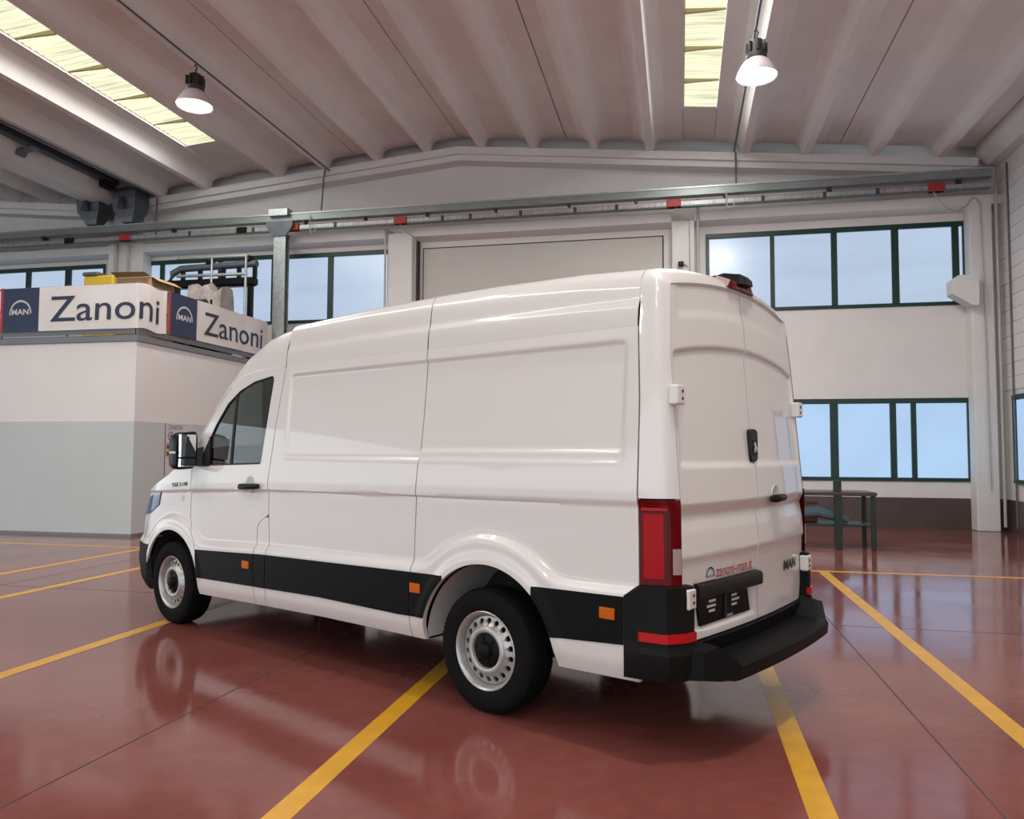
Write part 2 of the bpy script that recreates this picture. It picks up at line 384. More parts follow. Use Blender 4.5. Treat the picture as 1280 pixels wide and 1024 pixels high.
for x0, x1, ribs in ((-13.3, -10.78, (-12.68, -11.42)), (-9.98, -7.52, (-9.42, -8.25)), (-7.52, -4.96, (-6.92, -5.70)), (-4.96, -2.45, (-4.40, -3.18)),
                     (-2.45, .10, (-1.82, -.60)), (.75, 3.285, (1.40, 2.62)), (3.285, 5.85, (3.95, 5.18)), (-17.6, -15.1, (-17.0, -15.75)), *[(a_, a_+2.5, (a_+.6, a_+1.85)) for a_ in (-20.1, -22.6, -25.1, -27.6, -30.1, -32.6)]):
    panel_c(x0, x1, ribs)
MB().box(XL, XR+.3, YB, YW+.3, 2.2, 2.3).build('roof_deck', 'joint_dark', ce)
MB().box(XR-.5, XR+.3, YB, YW+.3, .0, .1).build('eaves_slab', 'concrete_soffit', ce)
MB().box(-15.2, -13.2, YB, YW, .3, .4).build('valley_slab', 'concrete_soffit', ce)
def skylight(x0, x1, yend):
    z0, z1 = soffit(x0)+.05-8, soffit(x1)+.05-8
    y = yend; k = 0
    while y > YB+.5:
        ya = max(YB, y-1.15)
        n = 12; pts = []
        rows = [[(x0+(x1-x0)*i, yy, z0+(z1-z0)*i+.012*math.sin(yy*2*PI/.146)) for i in (0, 1)] for yy in np.linspace(ya+.01, y, 48 if y > 8 else 12)]
        MB().loft(rows, cap=False, closed=False).build('skylight_sheet', 'skylight_sheet', ce, smooth=60, recalc=False)
        if y > 3: MB().box(x0, x1, ya-.012, ya+.022, min(z0, z1)-.01, max(z0, z1)+.03).build('sheet_bar', 'skylight_bar', ce)
        y = ya
    MB().loft([[(x0, yy, z0), (x1, yy, z1), (x1, yy, z1+.05), (x0, yy, z0+.05)] for yy in (yend, Y1)]).build('closing_panel', 'concrete_soffit', ce)
    for xa, z in ((x0, z0), (x1, z1)): MB().box(xa-.02, xa+.02, YB, yend, z-.05, z+.2).build('skylight_kerb', 'concrete_rib', ce)
    # daylight through this strip
    for ya, yb, nm in ((11.0, yend-.1, 'skylight_daylight'), (YB+.5, 11.0, 'skylight_daylight_offscreen')):
        L = bpy.data.lights.new(nm, 'AREA'); L.shape = 'RECTANGLE'; L.size = (x1-x0)*.9; L.size_y = yb-ya
        L.energy = SKYLIGHT_W*(yb-ya)/11.5; L.color = (1.0, .98, .93)
        o = bpy.data.objects.new(nm, L); C.objects.link(o); o.location = ((x0+x1)/2, (ya+yb)/2, 8+(z0+z1)/2-.06)
skylight(.10, .75, 15.35); skylight(-10.78, -9.98, 15.15)
# valley beam over the column line
vb = struct(empty('trim_2', (XV, 0, 7.7)), 'white precast valley beam above the office block')
MB().prism([(-.55, .55), (-.45, .28), (-.30, .02), (-.22, -.05), (.30, -.05), (.38, .02), (.50, .28), (.60, .55)], YB, 16.6, 'y').build('beam', 'concrete_rib', vb)
# conduits along the ribs
def thing_tube(name, path, r, material, label, cat, group=None, n=8):
    return tag(MB().tube(path, r, n).build(name, material, smooth=60), label, cat, group)
thing_tube('conduit', [(-8.11, YB+1, 8.18), (-8.11, 16.84, 8.18)], .018, 'slate_metal', 'thin grey conduit along the roof rib that carries the lamp over the office block', 'conduit')
thing_tube('conduit', [(-8.22, 16.83, 8.22), (-8.24, 16.80, 8.0), (-8.28, 16.78, 7.12)], .018, 'slate_metal', 'thin grey conduit dropping down the gable beam to the tray behind the van roof', 'conduit')
thing_tube('conduit', [(1.16, YB+1, 7.92), (1.16, 16.84, 7.92)], .022, 'slate_metal', 'thin grey conduit along the rib of the lamp beside the short skylight', 'conduit')
thing_tube('conduit', [(1.19, 16.83, 7.88), (1.19, 16.80, 7.7), (1.19, 16.78, 7.12)], .02, 'slate_metal', 'thin grey conduit dropping down the gable beam to the tray above the upper window strip', 'conduit')
thing_tube('conduit', [(-12.74, YB+1, 7.83), (-12.74, 16.72, 7.83)], .02, 'slate_metal', 'thin grey conduit along the roof rib beside the valley beam', 'conduit')
thing_tube('conduit', [(-12.70, 16.76, 7.8), (-12.70, 16.76, 6.74)], .02, 'slate_metal', 'thin grey conduit dropping past the cable tray beside the drain hopper', 'conduit')
# dark tray on the valley beam
vt = tag(empty('lighting_trunking', (-13.42, 8, 8.0)), 'dark steel trunking fixed along the valley beam', 'trunking')
MB().bbox(-.09, .09, -16, 8.2, -.06, .08, .01).build('trunking_body', 'dark_steel', vt)
MB().box(.09, .1, -16, 8.2, -.01, .0).build('cover_joint', 'joint_dark', vt)
for y in (-4.5, 1.2, 5.6):
    MB().prism([(-.35, -.22), (-.30, -.22), (-.24, -.12), (.08, -.07), (.08, -.06), (-.35, -.1)], y, y+.22, 'y').build('bracket', 'slate_metal', vt)
MB().bbox(-.07, .12, 7.7, 8.05, -.22, -.06, .01).build('junction_box', 'black_plastic', vt)
# drain hoppers on the column line
for x, lab in ((-14.30, 'dark grey drain hopper over the column, on the banner-corner side'), (-13.28, 'dark grey drain hopper over the column, next to the dropping conduit')):
    h = tag(empty('drain_hopper', (x, 16.55, 7.12)), lab, 'drain')
    rings = [[(a*s_, b*s_*.8, z) for a, b in ((-1, -1), (1, -1), (1, 1), (-1, 1))] for s_, z in ((.15, .0), (.20, .12), (.30, .28), (.33, .55), (.30, .78))]
    MB().loft(rings).build('hopper_body', 'slate_metal', h)
    MB().bbox(-.36, .36, -.28, .28, .74, .82, .01).build('collar', 'dark_steel', h)
    MB().tube([(0, 0, .6), (0, -.3, .5), (0, -.36, .3)], .09, 12).build('outlet', 'slate_metal', h, 60)

# cable tray with bus trunking -------------------------------------------------
tr = tag(empty('cable_tray', (-5, 16.6, 6.9)), 'grey steel cable tray running the length of the end wall', 'cable tray')
mb = MB().prism([(-.10, .02), (.10, .02), (.10, .20), (.085, .20), (.085, .035), (-.085, .035), (-.085, .20), (-.10, .20)], XL+5, 5.98+5, 'x'); mb.build('tray_channel', 'tray_grey', tr)
MB().box(XL+5, 10.98, -.118, -.10, .165, .20).build('tray_lip', 'galvanised', tr)
for px in (-12.1, -8.6, -7.1, -5.6, -4.0, -2.35, -.9, .95, 3.0, 5.4, -15.8):
    MB().prism([(-.05, .02), (.03, .02), (.04, -.075), (.01, -.075)], -.09, .1, 'y').build('hanger', 'dark_steel', tr).location = (px+5, 0, 0)
bt = tag(empty('busbar_trunking', (-5, 16.58, 6.76)), 'slim metal power busbar with red tap boxes under the cable tray', 'busbar')
MB().bbox(XL+5, 5.95+5, -.05, .05, -.045, .055, .008).build('bus_body', 'busbar_metal', bt)
MB().box(XL+5, 10.95, -.056, .06, -.07, -.045).build('bus_rail', 'slate_metal', bt)
for px in (-11.6, -9.9, -7.8, -5.2, -4.55, -3.4, -2.2, -1.3, 1.7, 2.9, 3.9): MB().bbox(px+5-.035, px+5+.035, -.062, .06, -.06, .065, .006).build('joint_clamp', 'dark_steel', bt)
for px in (-13.4, -8.86, -6.2, -.1, 4.98): MB().bbox(px+5-.15, px+5+.15, -.09, .06, -.07, .09, .012).build('tap_box', 'red_plastic', bt)
for px in (-15.0, -10.2): MB().bbox(px+5-.13, px+5+.13, -.09, .06, -.06, .08, .012).build('end_box', 'black_plastic', bt)
# drooping leads and pipes
def droop(p0, p1, sag, n=12): return [tuple(np.array(p0)*(1-t)+np.array(p1)*t+np.array((0, 0, -sag*4*t*(1-t)))) for t in np.linspace(0, 1, n)]
thing_tube('power_lead', droop((4.92, 16.52, 6.675), (5.72, 16.88, 6.60), .30)+[(5.80, 16.9, 6.63), (5.88, 16.9, 6.50), (5.90, 16.9, 5.2), (5.93, 16.9, .8)], .012, 'pipe_grey', 'grey lead sagging from a tap box to the corner pilaster', 'cable')
thing_tube('power_lead', droop((-.05, 16.52, 6.675), (.18, 16.9, 6.52), .08)+[(.22, 16.9, 6.5), (.23, 16.9, 4.9)], .012, 'pipe_grey', 'short grey lead from a tap box to the pilaster beside the inset panel', 'cable')
thing_tube('power_lead', droop((-6.2, 16.5, 6.675), (-6.0, 16.9, 6.5), .06)+[(-5.96, 16.92, 6.4), (-5.96, 16.92, .7)], .01, 'pipe_grey', 'grey lead from a tap box to the pilaster behind the van roof', 'cable')
for x, y, z1, r, lab in ((.40, 16.92, 6.95, .028, 'grey drop pipe beside the pilaster next to the upper window strip'),
                         (6.15, 16.86, 6.9, .03, 'grey drop pipe in the corner by the corbel pilaster'),
                         (-6.70, 16.9, 6.7, .028, 'grey drop pipe on the pilaster behind the cab roof'),
                         (-13.9, 16.86, 6.85, .04, 'grey drop pipe on the column above the yellow crate'),
                         (-13.55, 16.86, 6.85, .03, 'slim drop pipe on the column beside the second drain hopper')):
    thing_tube('drop_pipe', [(x, y, z1), (x, y, .1)], r, 'pipe_grey', lab, 'pipe')
thing_tube('drop_pipe', [(6.26, 16.6, 7.2), (6.26, 16.6, .1)], .02, 'slate_metal', 'thin dark drop pipe on the block wall corner', 'pipe')
for x, lab in ((1.02, 'hooked cable loop hanging under the tray over the upper window strip'), (-8.35, 'hooked cable loop hanging under the tray behind the cab roof')):
    thing_tube('cable_loop', [(x-.05, 16.46, 7.0), (x-.05, 16.46, 6.7), (x-.03, 16.46, 6.6), (x+.03, 16.46, 6.56), (x+.09, 16.46, 6.6), (x+.1, 16.46, 6.75)], .012, 'pipe_grey', lab, 'cable')
sv = tag(empty('security_camera', (.05, 16.9, 5.55)), 'small black camera on the white pilaster above the van', 'camera')
MB().bbox(-.07, .05, -.10, .02, -.05, .05, .015).build('housing', 'black_plastic', sv)
MB().tube([(.0, .0, 0), (.1, .02, -.01), (.13, .03, -.06)], .012).build('arm', 'pipe_grey', sv, 60)
# galvanised support column
co = tag(empty('steel_column', (-9.16, 16.55, 0)), 'galvanised steel column carrying the cable tray beside the office block', 'column')
MB().prism([(-.15, -.10), (.15, -.10), (.15, -.085), (.008, -.085), (.008, .085), (.15, .085), (.15, .10), (-.15, .10), (-.15, .085), (-.008, .085), (-.008, -.085), (-.15, -.085)], 0, 6.62, 'z').build('shaft', 'galvanised', co)
MB().bbox(-.26, .26, -.14, .14, 0, .025, .004).build('base_plate', 'galvanised', co)
MB().prism([(-.17, 6.55), (.17, 6.55), (.34, 6.78), (.34, 6.90), (-.34, 6.90), (-.34, 6.78)], -.14, -.08, 'y').build('head_bracket', 'slate_metal', co)
MB().bbox(-.28, .22, -.16, .10, 7.02, 7.2, .01).build('head_plate', 'galvanised', co)

# high bay lamps -----------------------------------------------------------------
def lamp(x, y, z, label, group='high bay lamps', light='lamp_light'):
    L = tag(empty('high_bay_lamp', (x, y, z)), label, 'lamp', group)      # z = rim of the reflector
    MB().lathe([(.300, 0), (.305, .015), (.285, .06), (.245, .14), (.19, .22), (.135, .265), (.130, .268), (.18, .215), (.235, .135), (.275, .055), (.292, .012)], 40).build('reflector', 'lamp_reflector', L, 50)
    MB().lathe([(.0, .03), (.15, .032), (.27, .042), (.278, .05)], 40).build('lens', 'lamp_glow', L, 60)
    MB().lathe([(.145, .26), (.15, .28), (.15, .34), (.11, .37), (.105, .52), (.09, .56), (.0, .56)], 24).build('ballast_housing', 'lamp_body', L, 40)
    for k in range(8):
        a = k*PI/4; MB().bbox(-.01, .01, .10, .16, .36, .52, .003).build('cooling_fin', 'lamp_body', L).rotation_euler = (0, 0, a)
    MB().tube([(0, 0, .55), (0, 0, .62), (.03, 0, .68), (.0, 0, .74), (-.03, 0, .70)], .012).build('hook', 'dark_steel', L, 60)
    li = bpy.data.lights.new(light, 'AREA'); li.shape = 'DISK'; li.size = .5; li.energy = LAMP_W; li.color = (1.0, .90, .85)
    o = bpy.data.objects.new(light, li); C.objects.link(o); o.location = (x, y, z-.015)
lamp(-8.11, 11.6, 7.409, 'lit high bay lamp hanging by the long skylight over the office block')
lamp(1.16, 11.9, 7.145, 'lit high bay lamp hanging beside the short skylight and the grey conduit')
for x, y in ((-8.11, 3.0), (1.16, 3.0), (-8.11, -5.0), (1.16, -5.0)): lamp(x, y, 7.409 if x < 0 else 7.145, 'lit high bay lamp in the part of the hall behind the photographer', 'high bay lamps over the front of the hall', 'lamp_light_offscreen')

# office block with roof storage ---------------------------------------------------
OX, OY, OT = -9.36, 11.93, 3.43
ob = tag(empty('office_block', (OX, OY, 0)), 'boxy white and grey office room with a storage deck on top', 'room')
D = 16.2-OY; Wd = 8.5
MB().box(-Wd, 0, 0, D, 2.02, OT).build('upper_wall', 'office_white', ob)
MB().box(-Wd, .004, -.004, D, 0, 2.02).build('lower_wall', 'grey_blue_paint', ob)
MB().box(-Wd, .01, -.01, D, 0, .05).build('skirting', 'rail_grey', ob)
MB().bbox(-Wd, .03, -.03, D, OT, OT+.11, .008).build('deck_edge', 'rail_grey', ob)
MB().box(-Wd, -.05, .05, D, OT+.11, OT+.13).build('deck_floor', 'dark_steel', ob)
def railing(p0, p1, n, lab):
    ob = tag(empty('railing', (OX, OY, 0)), lab, 'railing', 'grey railings of the office deck')
    p0 = np.array(p0); p1 = np.array(p1)
    for i in range(n+1):
        q = p0+(p1-p0)*i/n; MB().bbox(q[0]-.02, q[0]+.02, q[1]-.02, q[1]+.02, OT+.131, OT+1.06, .004).build('rail_post', 'rail_grey', ob)
    for z, t in ((OT+1.03, .02), (OT+.62, .02)): MB().tube([(p0[0], p0[1], z), (p1[0], p1[1], z)], t).build('hand_rail', 'rail_grey', ob, 60)
    e = np.array((.012, .012))
    lo = np.minimum(p0, p1)-e; hi = np.maximum(p0, p1)+e
    MB().box(lo[0], hi[0], lo[1], hi[1], OT+.15, OT+.27).build('toe_board', 'rail_grey', ob)
railing((-Wd, .02), (-.06, .02), 6, 'grey deck railing behind the banner with the larger white field on the office front'); railing((0.0, .02), (0.0, D-.05), 3, 'grey deck railing on the office side facing the van')
# banners ------------------------------------------------------------------------
def wav(u, v, amp=.018): return amp*(math.sin(u*2.3+v*1.5)+.6*math.sin(u*5.1-v*3.0))
def ban_front(u, v, d):      # u runs from the free end along the front, then round the corner
    L1 = 2.895; k = min(1.0, abs(u-L1)/.25)
    if u < L1: return (OX+.035-L1+u, OY-.035-d-k*abs(wav(u, v, .010)), OT+.23+v)
    return (OX+.035+d+k*abs(wav(u, v, .02)), OY-.035+(u-L1), OT+.23+v+.02*math.sin((u-L1)*9))
def ban_side(u, v, d): return (OX+.045+d+abs(wav(u, v, .015)), OY+.78+u, OT+.25+v)
def sheet(name, u0, u1, v0, v1, f, material, parent, d=0.0, nu=40, nv=10, thick=True):
    us = np.linspace(u0, u1, nu); vs = np.linspace(v0, v1, nv)
    mb = MB(); mb.loft([[f(u, v, d) for v in vs] for u in us], cap=False, closed=False)
    return mb.build(name, material, parent, 60, recalc=False)
def arch_logo(f, uc, v0, r, parent, material='logo_silver'):
    pts = [(math.cos(a), math.sin(a)) for a in np.linspace(0, PI, 25)]
    mb = MB(); mb.loft([[f(uc+x*r, v0+y*r*1.05, .005), f(uc+x*r*.89, v0+y*r*.90, .005)] for x, y in pts], cap=False, closed=False)
    mb.add([f(uc-r, v0, .005), f(uc-r*.89, v0, .005), f(uc-r*.89, v0-.09*r, .005), f(uc-r, v0-.09*r, .005)], [(0, 1, 2, 3)])
    mb.build('logo_arch', material, parent, recalc=False)
    place_text('logo_text', 'MAN', r*1.55, r*.44, lambda u, v, d: f(uc-r*.78+u, v0-.02+v, .006), material, parent, bold=.03)
def banner(f, label, U, sq, tx, tw, th, vt, logo):
    b = tag(empty('banner', (0, 0, 0)), label, 'banner', 'printed banners on the office deck railing')
    sheet('cloth', 0, U, 0, .80, f, 'banner_white', b, 0, 160)
    sheet('navy_field', .055, sq, 0, .80, f, 'banner_navy', b, .003, 24)
    sheet('red_edge', 0, .055, 0, .80, f, 'banner_red', b, .003, 4)
    place_text('lettering', 'Zanoni', tw, th, lambda u, v, d: f(tx+u, vt+v, .008), 'ink_navy', b, bold=.004)
    arch_logo(f, *logo, b); return b
banner(ban_front, 'white and navy banner wrapping the corner of the office deck railing', 3.66, .84, 1.08, 2.36, .46, .16, (.45, .33, .24))
banner(ban_side, 'white and navy banner along the side railing, nearer the steel column', 3.55, .86, 1.10, 2.20, .46, .15, (.46, .33, .25))
# poster on the side face
po = tag(empty('poster', (OX+.006, 12.75, 1.05)), 'safety poster with yellow panel on the grey office wall beside the van mirror', 'poster')
MB().box(0, .008, 0, .82, 0, .97).build('sheet', 'poster_white', po)
MB().box(.008, .010, 0, .025, 0, .97).build('dark_edge', 'poster_violet', po)
MB().box(.008, .0095, .03, .45, .32, .62).build('yellow_panel', 'poster_yellow', po)
place_text('heading', 'ZANONI', .42, .09, lambda u, v, d: (.010, .10+u, .85+v), 'ink_navy', po)
MB().lathe([(.085, .0), (.085, .002), (.065, .002), (.065, 0)], 24, 'x', (.008, .17, .73)).build('round_symbol', 'poster_violet', po)
MB().prism([(.13, .73), (.19, .78), (.19, .75), (.21, .75), (.21, .71), (.19, .71), (.19, .68)], .008, .010, 'x').build('arrow_symbol', 'poster_violet', po)
for j in range(2):
    for i in range(3): MB().box(.0095, .0105, .06+i*.13, .13+i*.13, .36+j*.13, .44+j*.13).build('pictogram', 'poster_violet', po)
for j in range(3): MB().box(.008, .0095, .30, .62-j*.07, .70+j*.04, .715+j*.04).build('text_line', 'poster_violet', po)

# things stored on the deck ----------------------------------------------------------
ZD = OT+.13
def wob(mb, amp):
    mb.v = [(x+random.uniform(-amp, amp), y+random.uniform(-amp, amp), z+random.uniform(-amp, amp)*.5) for x, y, z in mb.v]; return mb
yc = tag(empty('crate', (-11.75, 14.0, ZD)), 'yellow plastic crate on the deck behind the first banner', 'crate')
MB().bbox(-.36, .36, -.25, .25, 0, 1.56, .03).build('crate_body', 'yellow_crate', yc); MB().bbox(-.38, .0, -.27, .27, 1.56, 1.64, .02).build('crate_lid', 'slate_metal', yc)
cb = tag(empty('cardboard_box', (-10.0, 13.05, ZD)), 'open cardboard box behind the corner of the banners', 'box')
MB().bbox(-.45, .30, -.35, .35, 0, 1.22, .01).build('box_body', 'cardboard', cb)
MB().add([(-.45, -.35, 1.22), (.30, -.35, 1.22), (.30, -.55, 1.26), (-.42, -.55, 1.28)], [(0, 1, 2, 3)]).build('flap', 'cardboard', cb)
MB().add([(.30, -.35, 1.22), (.30, .35, 1.22), (.47, .35, 1.12), (.47, -.35, 1.12)], [(0, 1, 2, 3)]).build('flap', 'cardboard', cb)
rk = tag(empty('vehicle_shell', (-10.4, 15.98, ZD)), 'dark vehicle body shell with open window holes behind the deck rails', 'body shell')
MB().tube([(-1.32, 0, 1.85), (-1.22, 0, 2.10), (-1.0, 0, 2.2), (.95, 0, 2.24)], .085, 8).build('roof_bar', 'slate_metal', rk, 60)
MB().bbox(-1.4, .95, -.1, .1, 1.72, 1.92, .04).build('waist_panel', 'black_plastic', rk)
for x in (-.95, -.50, .10, .50, .90): MB().bbox(x-.045, x+.045, -.05, .05, 1.9, 2.2, .02).build('pillar', 'black_plastic', rk)
for x in (-1.2, .8): MB().bbox(x-.06, x+.06, -.06, .06, 0, 1.74, .02).build('stand', 'black_plastic', rk)
for x in (-.25, .75): MB().lathe([(0, 2.44), (.08, 2.42), (.13, 2.36), (.1, 2.28), (.06, 2.24)], 12, 'z', (x, 0, 0)).build('roof_light', 'black_plastic', rk, 60)
ra = tag(empty('guard_rail', (-9.6, 15.55, ZD)), 'galvanised tubular guard rail standing on the deck in front of the dark vehicle shell', 'railing')
for z in (1.92, 2.33): MB().tube([(-1.6, 0, z), (.15, 0, z-.02)], .035, 8).build('rail', 'galvanised', ra, 60)
for x in (.13, -.72): MB().tube([(x, 0, -.13 if x > .2 else 0), (x, 0, 2.33)], .03, 8).build('rail_post', 'galvanised', ra, 60)
bu = tag(empty('wrapped_bundle', (-10.05, 15.12, ZD)), 'crumpled plastic wrapped bundle behind the second banner', 'bundle')
rings = []
for i, x in enumerate(np.linspace(-.42, .42, 12)):
    h = 1.58+.05*math.sin(i*1.3)-.10*(x > .1); rings.append([(x+random.uniform(-.015, .015), .25*math.copysign(abs(math.cos(a))**.5, math.cos(a))*(1+.12*random.random()), max(0, h*(.5+.5*math.copysign(abs(math.sin(a))**.5, math.sin(a)))+random.uniform(-.02, .02))) for a in np.linspace(-PI/2, 1.5*PI, 13)[:-1]])
MB().loft(rings).build('wrapping', 'tarp_grey', bu, 40)
for x in (-.25, .2): MB().bbox(x-.02, x+.02, -.29, -.25, .02, 1.2, .01).build('strap', 'black_plastic', bu)
bk = tag(empty('machine_part', (-9.78, 14.3, ZD)), 'black machine part lying low behind the end of the second banner', 'machine part')
MB().bbox(-.22, .22, -.45, .45, 0, .98, .08).build('casting', 'black_plastic', bk); MB().lathe([(.12, -.1), (.12, .1)], 16, 'x', (0, .1, 1.0), True).build('flange', 'dark_steel', bk)
st = tag(empty('upright_post', (-10.35, 14.4, ZD)), 'short black upright post standing among the bundles on the deck', 'post')
MB().bbox(-.05, .05, -.05, .05, 0, 1.40, .02).build('shaft', 'black_plastic', st); MB().bbox(-.10, .10, -.10, .10, 0, .03, .01).build('foot', 'black_plastic', st)

# workbench beyond the van ------------------------------------------------------------
wk = tag(empty('workbench', (2.35, 13.5, 0)), 'dark green steel workbench standing beyond the yellow line', 'workbench')
MB().bbox(-.55, .65, -.35, .40, .84, .90, .01).build('bench_top', 'bench_top', wk)
for x, y in ((.08, -.30), (.60, -.30), (-.5, .35), (.6, .35)): MB().bbox(x-.055 if x == .08 else x-.03, x+.055 if x == .08 else x+.03, y-.04, y+.04, 0, .84, .008).build('leg', 'bench_green', wk)
MB().bbox(.02, .14, -.30, -.24, .90, 1.08, .01).build('upright', 'bench_green', wk)
MB().bbox(-.5, .6, -.30, .36, .36, .39, .005).build('shelf', 'bench_green', wk)
rg = MB(); rg.tube([(-.55, 0, .05), (-.3, .02, .16), (0, .0, .2), (.25, -.03, .12), (.45, 0, .05)], [.06, .10, .11, .08, .05], 10)
o = rg.build('rag_bundle', 'cloth_blue', None, 60); o.location = (2.15, 13.35, .39); tag(o, 'grey blue rolled cloth on the shelf of the green workbench', 'cloth')
o = tag(empty('parts_bin', (2.02, 13.65, .39)), 'orange parts bin under the top of the green workbench', 'bin')
MB().bbox(-.16, .16, -.12, .12, 0, .3, .02).build('bin_body', 'box_orange', o); MB().bbox(-.17, .17, -.13, .13, .3, .33, .01).build('bin_rim', 'box_orange', o)
#VAN
# ================================================================== THE VAN
# van frame: x forward (0 = rear axle), y to its left, z up
VAN = tag(empty('cargo_van', (-0.675, 5.266, 0), math.radians(152.8077)), 'white high roof cargo van with black side mouldings and steel wheels', 'van')
def sst(a, b, x): t = np.clip((x-a)/(b-a), 0, 1); return t*t*(3-2*t)
_zt = np.linspace(0, 3, 1501)
_yt = np.interp(_zt, [.28, .33, .38, .44, .50, .80, 1.10, 1.205, 1.228, 1.236, 1.30, 1.45, 2.10, 2.30, 2.42], [.925, .945, .955, .963, .966, .966, .968, .971, .970, .984, .985, .972, .918, .893, .865])
_yt = np.convolve(np.pad(_yt, 2, 'edge'), np.ones(5)/5, 'valid')
_kx, _kv = [-1.1, .7, 2.2, 3.3, 3.9, 4.6], [.012, -.008, -.03, -.07, -.10, -.12]
ARCH_R = (-.03, .355, .503); ARCH_F = (3.585, .350, .468)
def ysurf(x, z):
    x = np.asarray(x, float); z = np.asarray(z, float)
    zn = z-np.interp(x, _kx, _kv)*(1-sst(1.3, 1.7, z))
    y = np.interp(zn, _zt, _yt)
    rR = np.hypot(x-ARCH_R[0], z-ARCH_R[1]); rF = np.hypot(x-ARCH_F[0], z-ARCH_F[1])
    a, b, c = zn-.835, rR-.69, rF-.615
    k = .03
    h = -k*np.log(np.exp(-np.clip(a, -1, 1)/k)+np.exp(-np.clip(b, -1, 1)/k)+np.exp(-np.clip(c, -1, 1)/k))
    y = y+.030*(1-sst(-.06, .0, h))*sst(.30, .48, zn+.02)
    y = y+.012*(1-sst(.0, .05, np.minimum(rR-ARCH_R[2]-.03, rF-ARCH_F[2]-.03)))*sst(.38, .52, z)
    # pressed side panels
    dx = np.minimum(x+.945, 1.995-x); dz = np.minimum(z-1.44, 2.09-z)
    r = .05; qx = np.minimum(dx-r, 0); qz = np.minimum(dz-r, 0)
    d = np.where((dx < r) & (dz < r), r-np.hypot(qx, qz), np.minimum(dx, dz))
    low = np.where(x < .55, sst(1.50, 1.52, z)*.5+.5, 1.0)
    y = y-.016*sst(0, .032, d)*low
    return y
def cutgrid(X, Z, shapes, keep_inside=False):
    """snap and drop grid cells against circles / polygons in (x, z)"""
    def inside(s, X, Z):
        if s[0] == 'c': return np.hypot(X-s[1], Z-s[2]) < s[3]
        P = s[1]; ins = np.zeros(X.shape, bool); n = len(P)
        for i in range(n):
            (x0, z0), (x1, z1) = P[i], P[(i+1) % n]
            if z0 == z1: continue
            ins ^= ((z0 > Z) != (z1 > Z)) & (X < (x1-x0)*(Z-z0)/(z1-z0)+x0)
        return ins
    def snap(s, x, z):
        if s[0] == 'c':
            d = math.hypot(x-s[1], z-s[2]) or 1; return s[1]+(x-s[1])/d*s[3], s[2]+(z-s[2])/d*s[3]
        best = None; P = s[1]
        for i in range(len(P)):
            a = np.array(P[i]); b = np.array(P[(i+1) % len(P)]); t = np.clip(np.dot((x, z)-a, b-a)/max(1e-9, np.dot(b-a, b-a)), 0, 1); q = a+t*(b-a)
            e = (q[0]-x)**2+(q[1]-z)**2
            if best is None or e < best[0]: best = (e, q)
        return best[1]
    X = X.copy(); Z = Z.copy(); fm = np.ones((X.shape[0]-1, X.shape[1]-1), bool)
    for s in shapes:
        rem = inside(s, X, Z)
        if keep_inside: rem = ~rem
        q = rem[:-1, :-1].astype(int)+rem[1:, :-1]+rem[:-1, 1:]+rem[1:, 1:]
        fm &= q < 4
        mix = (q > 0) & (q < 4)
        need = np.zeros(X.shape, bool)
        for di in (0, 1):
            for dj in (0, 1): need[di:di+mix.shape[0], dj:dj+mix.shape[1]] |= mix
        for i, j in zip(*np.nonzero(need & rem)): X[i, j], Z[i, j] = snap(s, X[i, j], Z[i, j])
    return X, Z, fm
def grid_obj(name, P, fm, material, parent, flip=False, rim=0.0, rimdir=(0, -1, 0), smooth=35, mirror=False):
    n, mm, _ = P.shape; V = P.reshape(-1, 3).copy()
    if mirror: V[:, 1] *= -1; flip = not flip; rimdir = (rimdir[0], -rimdir[1], rimdir[2])
    I, J = np.nonzero(fm) if fm is not None else map(np.ravel, np.meshgrid(np.arange(n-1), np.arange(mm-1), indexing='ij'))
    a = I*mm+J; F = np.stack([a, a+mm, a+mm+1, a+1], 1)
    if flip: F = F[:, ::-1]
    used = np.zeros(len(V), bool); used[F.ravel()] = True; idx = np.cumsum(used)-1; V = V[used]; F = idx[F]
    faces = F.tolist(); verts = V.tolist()
    if rim:
        E = {}
        for f in faces:
            for k in range(4):
                p, q = f[k], f[(k+1) % 4]; key = (min(p, q), max(p, q)); E[key] = None if key in E else (p, q)
        mp = {}
        rd = np.array(rimdir)*rim
        def dup(i):
            if i not in mp: mp[i] = len(verts); verts.append(verts[i]); verts.append((np.array(verts[i])+rd).tolist())
            return mp[i]
        for e in E.values():
            if e: p, q = dup(e[0]), dup(e[1]); faces.append([q, p, p+1, q+1])
    me = bpy.data.meshes.new(name); me.from_pydata(verts, [], faces); me.update()
    me.validate()
    return mesh_obj(name, me, material, parent, smooth)
